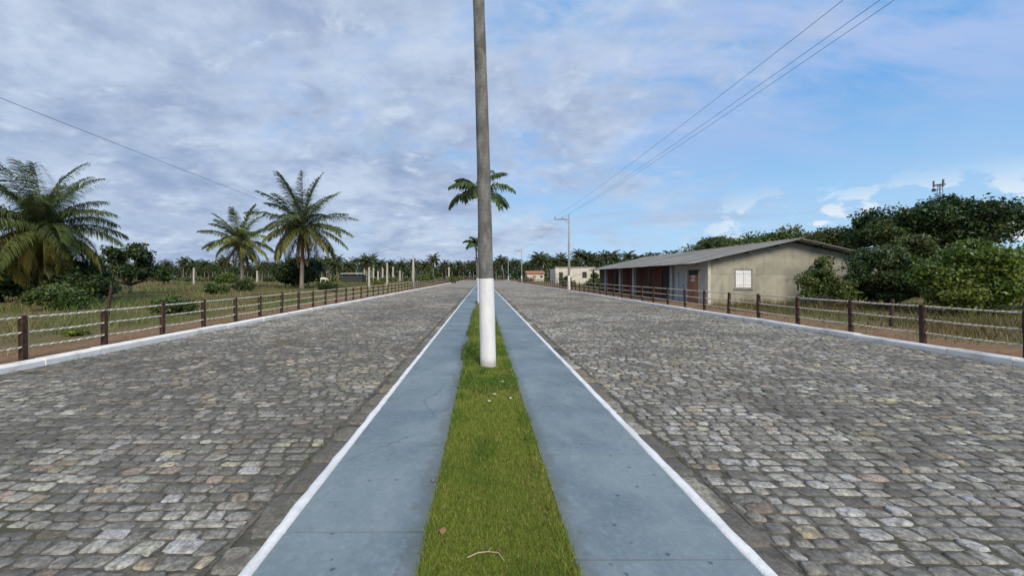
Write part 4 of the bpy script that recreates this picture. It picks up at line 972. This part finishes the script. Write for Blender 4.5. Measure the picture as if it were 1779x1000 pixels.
# gable wall with window opening
wx0, wx1, wz0, wz1 = 13.74, 14.72, 0.98, 2.05
mb = MB(); u = 0.11
def gp_(x, z): return (x, z)
def wall_piece(poly): mb.prism(poly, HY0, HY0 + 0.15)
wall_piece([(HX0, -0.05), (wx0, -0.05), (wx0, roof_z(wx0) - u), (HX0, roof_z(HX0) - u)])
wall_piece([(wx0, -0.05), (wx1, -0.05), (wx1, wz0), (wx0, wz0)])
wall_piece([(wx0, wz1), (wx1, wz1), (wx1, roof_z(wx1) - u), (wx0, roof_z(wx0) - u)])
wall_piece([(wx1, -0.05), (HX1, -0.05), (HX1, roof_z(HX1) - u), (RX, RZ - u), (wx1, roof_z(wx1) - u)])
mb.build("gable_wall", M["plaster"], house)
mb = MB(); mb.box(HX0 - 0.02, HX0 + 0.14, HY0 - 0.004, HY0 + 0.3, -0.05, roof_z(HX0) - u - 0.01); mb.build("corner_strip", mottled("pale_corner", (0.46, 0.44, 0.38), (0.54, 0.52, 0.46), 3, 0.9), house)
# far gable, rear wall
mb = MB(); mb.prism([(HX0, -0.05), (HX1, -0.05), (HX1, roof_z(HX1) - u), (RX, RZ - u), (HX0, roof_z(HX0) - u)], HY1 - 0.15, HY1); mb.build("rear_gable", M["plaster"], house)
mb = MB(); mb.box(HX1 - 0.15, HX1 - 0.003, HY0 + 0.15, HY1 - 0.15, -0.05, roof_z(HX1) - u); mb.build("rear_wall", M["plaster"], house)
# window
wf = MB(); e = 0.055
for (a, b_, c_, d_) in ((wx0, wx1, wz1 - e, wz1), (wx0, wx1, wz0, wz0 + e), (wx0, wx0 + e, wz0 + e, wz1 - e), (wx1 - e, wx1, wz0 + e, wz1 - e)):
    wf.box(a, b_, HY0 - 0.012, HY0 + 0.09, c_, d_)
win = wf.build("window_frame", M["frame_grey"], house)
xm = (wx0 + wx1) / 2
for (a, b_) in ((wx0 + e, xm - 0.006), (xm + 0.006, wx1 - e)):
    sh = MB(); n_ = 4; wdt = (b_ - a) / n_
    for k in range(n_): sh.box(a + k * wdt + 0.003, a + (k + 1) * wdt - 0.003, HY0 + 0.025, HY0 + 0.055, wz0 + e, wz1 - e)
    for zz_ in (wz0 + 0.2, wz1 - 0.26): sh.box(a + 0.02, b_ - 0.02, HY0 + 0.010, HY0 + 0.025, zz_, zz_ + 0.07)
    sh.build("shutter", M["shutter"], win)
sl2 = MB(); sl2.box(wx0 - 0.05, wx1 + 0.05, HY0 - 0.05, HY0 - 0.001, wz0 - 0.07, wz0 - 0.005); sl2.build("sill", M["frame_grey"], win)
# plaster room front (facing the street): pieces round the two openings
wt = roof_z(HX0) - u - 0.012
mb = MB(); wy0 = HY0 + 0.30
for (a, b_, z0, z1) in ((wy0, 21.8, -0.05, wt), (21.8, 23.15, 2.02, wt), (23.15, 23.55, -0.05, wt), (23.55, 24.2, 2.0, wt), (24.2, 24.7, -0.05, wt)):
    mb.box(HX0, HX0 + 0.15, a, b_, z0, z1)
mb.box(HX0 + 0.15, 12.9, 24.56, 24.7, -0.05, wt)
mb.build("plaster_front", M["lilac"], house)
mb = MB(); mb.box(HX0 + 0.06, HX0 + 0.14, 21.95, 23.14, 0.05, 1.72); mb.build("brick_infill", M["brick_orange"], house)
mb = MB(); mb.box(HX0 - 0.012, HX0 + 0.14, 21.81, 21.94, 0.05, 1.95); mb.build("door_jamb", M["board_yellow"], house)
mb = MB(); mb.box(HX0 + 0.10, HX0 + 0.13, 21.95, 23.14, 1.725, 2.015); mb.build("gap_shade", M["door_dark"], house)  # dark panel filling the open gap, stands in for the shade inside
for zz_ in (1.42, 1.62):
    mb = MB(); mb.box(HX0 + 0.025, HX0 + 0.058, 22.35, 22.78, zz_ - 0.07, zz_ + 0.07); mb.build("pale_plate", M["plate"], house, bevel=0.01)
dr = MB()
for k in range(4): dr.box(HX0 + 0.04, HX0 + 0.08, 23.556 + k * 0.161, 23.556 + k * 0.161 + 0.157, 0.06, 1.99)
dr = dr.build("blue_door", M["door_blue"], house)
hd = MB(); hd.box(HX0 - 0.01, HX0 + 0.038, 23.62, 23.65, 1.0, 1.12); hd.build("handle", M["dark_metal"], dr)
# brick veranda wall set back
BX = 12.9
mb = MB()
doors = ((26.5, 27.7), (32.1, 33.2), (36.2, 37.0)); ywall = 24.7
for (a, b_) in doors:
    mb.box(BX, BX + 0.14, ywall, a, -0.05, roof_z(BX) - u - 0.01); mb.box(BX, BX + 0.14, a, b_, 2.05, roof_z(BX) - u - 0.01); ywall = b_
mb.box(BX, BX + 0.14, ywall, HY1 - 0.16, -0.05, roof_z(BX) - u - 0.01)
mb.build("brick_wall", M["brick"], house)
for (a, b_) in doors:
    d_ = MB()
    for k in range(5): w_ = (b_ - a) / 5; d_.box(BX + 0.05, BX + 0.09, a + k * w_ + 0.004, a + (k + 1) * w_ - 0.004, 0.05, 2.045)
    d_.build("dark_door", M["door_dark"], house)
for yp in (24.95, 31.2, 34.25, 38.3):
    mb = MB(); mb.box(12.18, 12.40, yp - 0.16, yp + 0.16, 0.0, roof_z(12.3) - 0.14); mb.build("white_pier", M["pier"], house, bevel=0.01)
for yp in (26.4, 33.2, 39.8):
    mb = MB(); mb.box(11.42, 11.54, yp - 0.06, yp + 0.06, -0.05, roof_z(11.5) - 0.12)
    mb.tube([(11.48, yp + 0.06, 1.75), (11.48, yp + 0.62, roof_z(11.5) - 0.14)], [0.035, 0.035], 6)
    mb.build("veranda_post", M["roof_dark"], house)
mb = MB(); mb.box(11.40, 11.55, HY0 - 0.4, HY1 + 0.4, roof_z(11.47) - 0.115, roof_z(11.47) - 0.045); mb.build("eave_beam", M["roof_dark"], house)
mb = MB(); mb.box(11.7, 12.9, 24.7, HY1, -0.02, 0.14); mb.build("veranda_floor", M["pole"], house)
# purlins poking past the gable
for xp in (12.6, 14.2, 15.8, 18.1, 19.8, 21.4):
    mb = MB(); mb.box(xp - 0.04, xp + 0.04, HY0 - 0.55, HY0 - 0.001, roof_z(xp) - 0.125, roof_z(xp) - 0.04); mb.build("purlin", M["roof_dark"], house)
# corrugated sheets
def roof_slope(xe, parent):
    wl = 0.177; yy = np.arange(HY0 - 0.62, HY1 + 0.5, wl / 6); n = len(yy)
    us = np.array((0, 0.25, 0.2501, 0.5, 0.5001, 0.75, 0.7501, 1.0)); rows = []
    for side in (1, -1):
        for j, u_ in enumerate(us):
            x = RX + (xe - RX) * u_; step = (0.012 if side > 0 else -0.006) - 0.010 * (j // 2)
            sagn = 0.02 * (vnoise(yy, yy * 0 + u_ * 3, 6, 0.5) - 0.5)
            z = RZ - abs(x - RX) * sl_ + 0.014 * np.cos(tau * yy / wl) + step + 0.012 + sagn + 0.03 * (1 - u_) * 0
            rows.append(np.stack([np.full(n, x), yy, z], -1))
    m_ = len(us); V = np.concatenate(rows)
    Q = []; i = np.arange(n - 1)
    for s_ in range(2):
        for j in range(m_ - 1):
            a = (s_ * m_ + j) * n; b_ = a + n
            Q.append(np.stack([a + i, a + i + 1, b_ + i + 1, b_ + i], -1))
    for j in (0, m_ - 1):
        a = j * n; b_ = (m_ + j) * n; Q.append(np.stack([a + i, a + i + 1, b_ + i + 1, b_ + i], -1))
    for e_ in (0, n - 1):
        for j in range(m_ - 1):
            a = j * n + e_; b_ = (m_ + j) * n + e_; Q.append(np.array([[a, a + n, b_ + n, b_]]))
    return ob("roof_slope", np_mesh("roof_slope", V, [np.concatenate(Q)]), M["roof"], parent)
roof_slope(EX0, house); roof_slope(EX1, house)
mb = MB(); pts = [(RX - 0.22, RZ - 0.22 * sl_ + 0.055), (RX, RZ + 0.075), (RX + 0.22, RZ - 0.22 * sl_ + 0.055), (RX + 0.22, RZ - 0.22 * sl_ + 0.04), (RX, RZ + 0.06), (RX - 0.22, RZ - 0.22 * sl_ + 0.04)]
mb.prism(pts, HY0 - 0.64, HY1 + 0.52); mb.build("ridge_cap", M["roof"], house)

# ------------------------------------------------------------------ far houses, shed
hA = thing("small_house", (15.2, 110, G(15.2, 110)), "small white house with an orange tiled roof near the far utility pole", "house")
mb = MB(); mb.box(-2.5, 2.4, 0, 4, -0.1, 2.35); mb.build("wall", M["house_white"], hA)
mb = MB(); mb.prism([(-2.75, 2.3), (2.65, 2.3), (2.65, 2.42), (-2.75, 2.42)], -0.35, 4.3); mb.add([(-2.75, -0.35, 2.42), (2.65, -0.35, 2.42), (2.65, 2, 3.05), (-2.75, 2, 3.05), (-2.75, 4.3, 2.42), (2.65, 4.3, 2.42)], [(0, 1, 2, 3), (3, 2, 5, 4), (0, 3, 4), (1, 5, 2)]); mb.build("roof", M["tile_roof"], hA)
mb = MB(); mb.box(-0.9, 0.0, -0.03, 0.06, 0.75, 1.75); mb.build("window", M["house_red"], hA)
mb = MB(); mb.box(1.35, 1.95, -0.03, 0.06, 1.05, 1.7); mb.build("window", M["door_dark"], hA)
hB = thing("ruined_house", (18.3, 76, G(18.3, 76)), "flat topped pale roofless house with dark openings behind the nearer utility pole", "house")
mb = MB()
for (a, b_, z0, z1) in ((-3.9, -3.2, -0.1, 3.15), (-3.2, -2.4, 2.2, 3.15), (-2.4, 1.4, -0.1, 3.1), (1.4, 2.3, 2.3, 3.05), (1.4, 2.3, -0.1, 1.1), (2.3, 3.9, -0.1, 3.12), (3.9, 6.2, -0.1, 2.7)):
    mb.box(a, b_, 0, 0.18, z0, z1)
mb.box(-3.9, -3.72, 0.18, 6, -0.1, 2.95); mb.box(6.02, 6.2, 0.18, 6, -0.1, 2.6); mb.box(-3.72, 6.02, 5.8, 6, -0.1, 2.5)
mb.build("wall", M["house_white"], hB)
mb = MB(); mb.box(-4.05, 4.0, -0.12, 0.5, 3.16, 3.28); mb.build("parapet_slab", M["concrete"], hB)
mb = MB(); mb.box(-3.2, -2.4, 0.25, 0.3, -0.1, 2.2); mb.build("door", M["door_dark"], hB)
mb = MB(); mb.box(1.4, 2.3, 0.25, 0.3, 1.1, 2.3); mb.build("window", M["door_dark"], hB)
x, y = (612 - 838) / 670 * 95, 95
sh = thing("field_shed", (x, y, G(x, y)), "low dark shed with a thin grey roof at the far side of the left field", "shed")
mb = MB(); mb.box(-2.4, 2.4, 0, 3, -0.1, 1.9); mb.build("wall", M["door_dark"], sh)
mb = MB(); mb.add([(-2.75, -0.5, 2.05), (2.6, -0.5, 2.05), (2.6, 3.3, 2.20), (-2.75, 3.3, 2.20), (-2.75, -0.5, 2.27), (2.6, -0.5, 2.27), (2.6, 3.3, 2.42), (-2.75, 3.3, 2.42)],
                  [(0, 3, 2, 1), (4, 5, 6, 7), (0, 1, 5, 4), (1, 2, 6, 5), (2, 3, 7, 6), (3, 0, 4, 7)]); mb.build("roof", M["roof"], sh)

# ------------------------------------------------------------------ poles and wires
UX = 9.95
def utility_pole(y, label, top=8.5):
    t_ = thing("utility_pole", (UX, y, G(UX, y)), label, "utility pole", "utility poles along the right kerb")
    h = top - G(UX, y)
    mb = MB(); mb.tube([(0, 0, -0.2), (0, 0, h * .5), (0, 0, h)], [0.15, 0.115, 0.085], 12); mb.build("shaft", M["pole"], t_, smooth=True)
    mb = MB(); mb.tube([(0, 0, 0.0), (0, 0, 1.55)], [0.158, 0.148], 12); mb.build("painted_base", M["pole_white"], t_)
    mb = MB(); mb.box(-1.68, 0.06, -0.045, 0.045, h - 0.33, h - 0.25); mb.tube([(-0.55, 0, h - 0.32), (-0.06, 0, h - 0.7)], [0.016, 0.016], 6); mb.build("crossarm", M["dark_metal"], t_)
    for xx in (-1.6, -0.75, -0.05):
        b0 = h - 0.25 if xx < -0.2 else h
        mb = MB(); mb.tube([(xx, 0, b0), (xx, 0, b0 + 0.08), (xx, 0, b0 + 0.10), (xx, 0, b0 + 0.17), (xx, 0, b0 + 0.19), (xx, 0, b0 + 0.26)], [0.02, 0.02, 0.07, 0.045, 0.065, 0.03], 8); mb.build("insulator", M["insulator"], t_)
    return t_
PY = [44.3, 97.5, 148.0]
utility_pole(PY[0], "nearest concrete utility pole with half crossarm before the roofless house")
utility_pole(PY[1], "middle concrete utility pole left of the small white house")
utility_pole(PY[2], "farthest concrete utility pole near the end of the right kerb")
span = [-10.0] + PY
for xx, dz, lab in ((UX - 1.6, 0.0, "leftmost of the three power lines above the right carriageway"), (UX - 0.75, 0.0, "middle of the three power lines above the right carriageway"), (UX - 0.05, 0.25, "rightmost of the three power lines above the right kerb")):
    pts = []
    for a, b_ in zip(span[:-1], span[1:]):
        for k in range(24):
            u_ = k / 24; pts.append((xx, a + (b_ - a) * u_, 8.5 + dz - 0.55 * 4 * u_ * (1 - u_)))
    pts.append((xx, span[-1], 8.5 + dz))
    mb = MB(); mb.tube(pts, [0.0068] * len(pts), 5); tag(mb.build("power_line", M["wire"]), lab, "wire", "power lines on the right poles")
# pole and low wire on the left
lx, ly = -8.42, 47.0
tp = thing("concrete_post", (lx, ly, G(lx, ly)), "tallest tapered pale concrete post standing at the left kerb fence", "post", "pale concrete posts on the left")
mb = MB(); mb.tube([(0, 0, -0.2), (0, 0, 2.2), (0, 0, 4.1)], [0.19, 0.15, 0.07], 10); mb.build("shaft", M["concrete"], tp, smooth=True)
mb = MB(); mb.box(-0.10, 0.10, -0.06, 0.06, 3.88, 3.96); mb.build("wire_bracket", M["dark_metal"], tp)
pts = []
for k in range(50):
    u_ = k / 49; yy_ = -6 + (ly + 6) * u_; pts.append((-8.38, yy_, 5.15 * (1 - u_) + 4.22 * u_ - 0.30 * 4 * u_ * (1 - u_)))
mb = MB(); mb.tube(pts, [0.0048] * 50, 5); tag(mb.build("overhead_cable", M["wire"]), "single thin cable crossing the sky above the left fence", "wire")
cols = ((633.7, 457, 486, "leftmost pale concrete column in the left field, half hidden in the far row"),
        (641.5, 464, 500, "pale concrete column second from the left, near the rope fence"),
        (649.0, 465, 486.6, "short pale concrete column in the far row just right of the second column"),
        (657.0, 460, 486.6, "pale concrete column in the far row, fourth from the left"),
        (665.0, 456, 485.8, "tall pale concrete column in the far row, fifth from the left"),
        (672.8, 457, 498.4, "pale concrete column sixth from the left, near the rope fence"),
        (683.0, 463, 485, "pale concrete column in the far row, seventh from the left"),
        (695.0, 464, 485, "dull greenish concrete column at the right end of the far row"),
        (780.0, 464, 488, "lone pale concrete post by the left kerb near the end of the avenue"),
        (337.0, 465, 494, "lone pale concrete post in the middle of the left field before the grove"),
        (447.0, 470, 491, "lone pale concrete post between the two smaller left palms"))
for px, pt, pb, lab in cols:
    Yd = min(1.32 * 670 / (pb - 481), 165) if pb > 488 else 1.3 * 670 / max(pb - 481, 5.0)
    Yd = min(Yd, 130); x = (px - 838) / 670 * Yd; z1 = CAM_H + (481 - pt) / 670 * Yd; z0 = G(x, Yd); w = max(0.10, 1.15 / 670 * Yd)
    mb = MB(); h = z1 - z0
    vs = []; fs = []
    for zz_, s_ in ((-0.2, 1.05), (h * 0.5, 1.0), (h - 0.06, 0.93), (h, 0.8)):
        for ax, ay in ((-w, -w), (w, -w), (w, w), (-w, w)): vs.append((ax * s_, ay * s_, zz_))
    for i in range(3):
        for k in range(4): fs.append((i * 4 + k, i * 4 + (k + 1) % 4, i * 4 + 4 + (k + 1) % 4, i * 4 + 4 + k))
    fs.append((12, 13, 14, 15)); mb.add(vs, fs)
    o = mb.build("concrete_post", M["concrete"], None, (x, Yd, z0)); tag(o, lab, "post", "pale concrete posts on the left")

# ------------------------------------------------------------------ antenna mast far behind the umbrella tree
Yd = 150.0; ax, _, az = at(1633, 313, Yd)
mt = thing("antenna_mast", (ax, Yd, 0), "grey antenna mast head poking above the umbrella tree crown", "antenna mast")
H = az - 1.5
mb = MB()
for sx_, sy_ in ((-1, -1), (1, -1), (1, 1), (-1, 1)): mb.tube([(sx_ * 1.3, sy_ * 1.3, 0), (sx_ * 0.45, sy_ * 0.45, H)], [0.10, 0.08], 6)
for k in range(14):
    z0, z1 = H * k / 14, H * (k + 1) / 14; w0 = 1.3 - 0.85 * k / 14; w1 = 1.3 - 0.85 * (k + 1) / 14
    for q_ in range(4):
        c0 = [(-1, -1), (1, -1), (1, 1), (-1, 1)][q_]; c1 = [(-1, -1), (1, -1), (1, 1), (-1, 1)][(q_ + 1) % 4]
        mb.tube([(c0[0] * w0, c0[1] * w0, z0), (c1[0] * w1, c1[1] * w1, z1)], [0.05, 0.05], 4)
mb.build("lattice", M["lattice"], mt)
mb = MB(); mb.tube([(cos(a) * 1.5, sin(a) * 1.5, H - 0.3) for a in np.linspace(0, tau, 13)], [0.13] * 13, 6)
for a in (0, tau / 3, 2 * tau / 3): mb.tube([(0, 0, H - 0.3), (cos(a) * 1.5, sin(a) * 1.5, H - 0.3)], [0.1, 0.1], 5)
mb.build("platform_ring", M["lattice"], mt)
for a in (0.2, 0.2 + tau / 3, 0.2 + 2 * tau / 3):
    mb = MB(); cx_, cy_ = cos(a) * 1.6, sin(a) * 1.6; mb.box(cx_ - 0.2, cx_ + 0.2, cy_ - 0.2, cy_ + 0.2, H - 1.0, H + 1.5); mb.build("antenna_panel", M["lattice"], mt)
mb = MB(); mb.tube([(-2.9, -0.3, H - 2.4), (-2.4, -0.3, H - 2.4), (-2.3, -0.3, H - 2.4)], [0.7, 0.65, 0.2], 12); mb.tube([(-2.4, -0.3, H - 2.4), (-0.4, 0, H - 2.4)], [0.09, 0.09], 6); mb.build("dish", M["lattice"], mt)

# ------------------------------------------------------------------ white cow in the far left field
def skin_obj(name, verts, edges, radii, material, parent=None, loc=None, rz=0.0, sub=2):
    me = bpy.data.meshes.new(name); me.from_pydata(verts, edges, []); o = bpy.data.objects.new(name, me); COL.objects.link(o)
    sk = o.modifiers.new("skin", "SKIN"); sk.use_smooth_shade = True
    for v_, r_ in zip(me.skin_vertices[0].data, radii): v_.radius = r_ if isinstance(r_, tuple) else (r_, r_)
    me.skin_vertices[0].data[0].use_root = True
    ss = o.modifiers.new("sub", "SUBSURF"); ss.levels = sub; ss.render_levels = sub
    me.materials.append(material)
    if parent is not None: o.parent = parent
    if loc is not None: o.location = loc
    o.rotation_euler = (0, 0, rz)
    return o
cv_ = [(0, 0, 0.98), (0.35, 0, 1.0), (0.72, 0, 1.02), (0.98, 0, 0.98), (1.22, 0, 0.72), (1.40, 0, 0.45), (1.52, 0, 0.24),
       (-0.35, 0, 1.0), (-0.62, 0, 1.02), (-0.78, 0, 0.98), (-0.82, 0, 0.70), (-0.80, 0, 0.42)]
ce_ = [(0, 1), (1, 2), (2, 3), (3, 4), (4, 5), (5, 6), (0, 7), (7, 8), (8, 9), (9, 10), (10, 11)]
cr_ = [(0.31, 0.35), (0.31, 0.37), (0.26, 0.33), (0.16, 0.22), (0.12, 0.16), (0.11, 0.12), (0.07, 0.07), (0.29, 0.33), (0.24, 0.27), (0.04, 0.05), 0.02, 0.025]
def leg(hip, knee, ankle, foot, parent_i, rr):
    b_ = len(cv_); cv_.extend([hip, knee, ankle, foot]); ce_.extend([(parent_i, b_), (b_, b_ + 1), (b_ + 1, b_ + 2), (b_ + 2, b_ + 3)]); cr_.extend([rr, rr * 0.62, rr * 0.48, rr * 0.58])
for s_ in (-1, 1):
    leg((0.66, s_ * 0.16, 0.72), (0.68 + 0.05 * s_, s_ * 0.16, 0.42), (0.66 + 0.08 * s_, s_ * 0.16, 0.14), (0.70 + 0.08 * s_, s_ * 0.16, 0.03), 2, 0.11)
    leg((-0.52, s_ * 0.16, 0.74), (-0.46 - 0.06 * s_, s_ * 0.16, 0.55), (-0.66 - 0.08 * s_, s_ * 0.16, 0.36), (-0.60 - 0.08 * s_, s_ * 0.16, 0.03), 8, 0.13)
for s_ in (-1, 1):
    b_ = len(cv_); cv_.append((1.36, s_ * 0.2, 0.52)); ce_.append((5, b_)); cr_.append((0.03, 0.05))
x, y = (561 - 838) / 670 * 100, 100
cow = skin_obj("cow", cv_, ce_, cr_, M["cow"], None, (x, y, G(x, y) - 0.12), 0.25, 1)
tag(cow, "white cow grazing in the far left field right of the dark bush", "cow")

# ------------------------------------------------------------------ small litter
def pebble_like(name, loc, s, material, label, cat, group=None, seed=0):
    r = random.Random(seed); mb = MB(); vs = []; fs = []
    for j, (zz_, q_) in enumerate(((0, 0.7), (0.35, 1.0), (0.75, 0.75), (1.0, 0.3))):
        for k in range(8):
            a = tau * k / 8; q2 = q_ * r.uniform(0.85, 1.15); vs.append((cos(a) * q2 * s[0], sin(a) * q2 * s[1], zz_ * s[2]))
    for j in range(3):
        for k in range(8): fs.append((j * 8 + k, j * 8 + (k + 1) % 8, j * 8 + 8 + (k + 1) % 8, j * 8 + 8 + k))
    fs.append(tuple(range(24, 32))); mb.add(vs, fs)
    o = mb.build(name, material, None, loc, smooth=True); o.rotation_euler = (0, 0, r.uniform(0, tau)); return tag(o, label, cat, group)
def on_median(px, py): Yd = (CAM_H - MZ) * 670 / (py - 481); return ((px - 838) / 670 * Yd, Yd)
for i, (px, py, lab) in enumerate(((873, 664, "white petal on the grass closest to the nearest palm foot"), (859, 686, "white petal at the centre of the grass below the palm"), (887, 693, "white petal at the right side of the grass below the palm"), (850, 698, "white petal lowest on the grass in front of the palm"))):
    x, y = on_median(px, py); pebble_like("petal", (x, y, MZ + 0.012), (0.018, 0.026, 0.010), M["petal"], lab, "petal", "white petals on the median grass", i)
x, y = on_median(752, 835); pebble_like("pebble", (x, y, MZ), (0.022, 0.016, 0.016), M["pebble"], "small grey pebble at the left edge of the grass by a slab joint", "pebble", None, 9)
x, y = on_median(769, 929)
mb = MB(); mb.add([(-0.03, -0.018, 0.0), (0.0, -0.026, 0.008), (0.035, -0.01, 0.002), (0.03, 0.016, 0.010), (0.0, 0.024, 0.002), (-0.032, 0.012, 0.012), (-0.03, -0.018, 0.004), (0.0, -0.026, 0.012), (0.035, -0.01, 0.006), (0.03, 0.016, 0.014), (0.0, 0.024, 0.006), (-0.032, 0.012, 0.016)],
                  [(0, 5, 4, 3, 2, 1), (6, 7, 8, 9, 10, 11)] + [(i, (i + 1) % 6, (i + 1) % 6 + 6, i + 6) for i in range(6)])
dlf = mb.build("dry_leaf", M["dry_leaf"], None, (x, y, MZ + 0.022)); dlf.scale = (0.62, 0.75, 1.0); dlf.rotation_euler = (0.15, -0.1, 0.7)
tag(dlf, "curled brown dry leaf near the left side of the median grass", "leaf")
xa, ya = on_median(812, 976); xb, yb = on_median(848, 967); xc, yc = on_median(866, 970); xd, yd = on_median(876, 982)
mb = MB(); zt = MZ + 0.030; mb.tube([(xa, ya, zt - 0.004), ((xa + xb) / 2, (ya + yb) / 2 + 0.004, zt + 0.004), (xb, yb, zt), (xc, yc, zt + 0.003), (xd, yd, zt - 0.006)], [0.0035, 0.0033, 0.003, 0.0026, 0.0018], 6)
mb.tube([(xb, yb, zt), (xb + 0.02, yb + 0.03, zt + 0.004)], [0.0024, 0.0012], 5)
tag(mb.build("dry_twig", M["twig"]), "pale dry twig lying across the grass at the bottom of the picture", "twig")
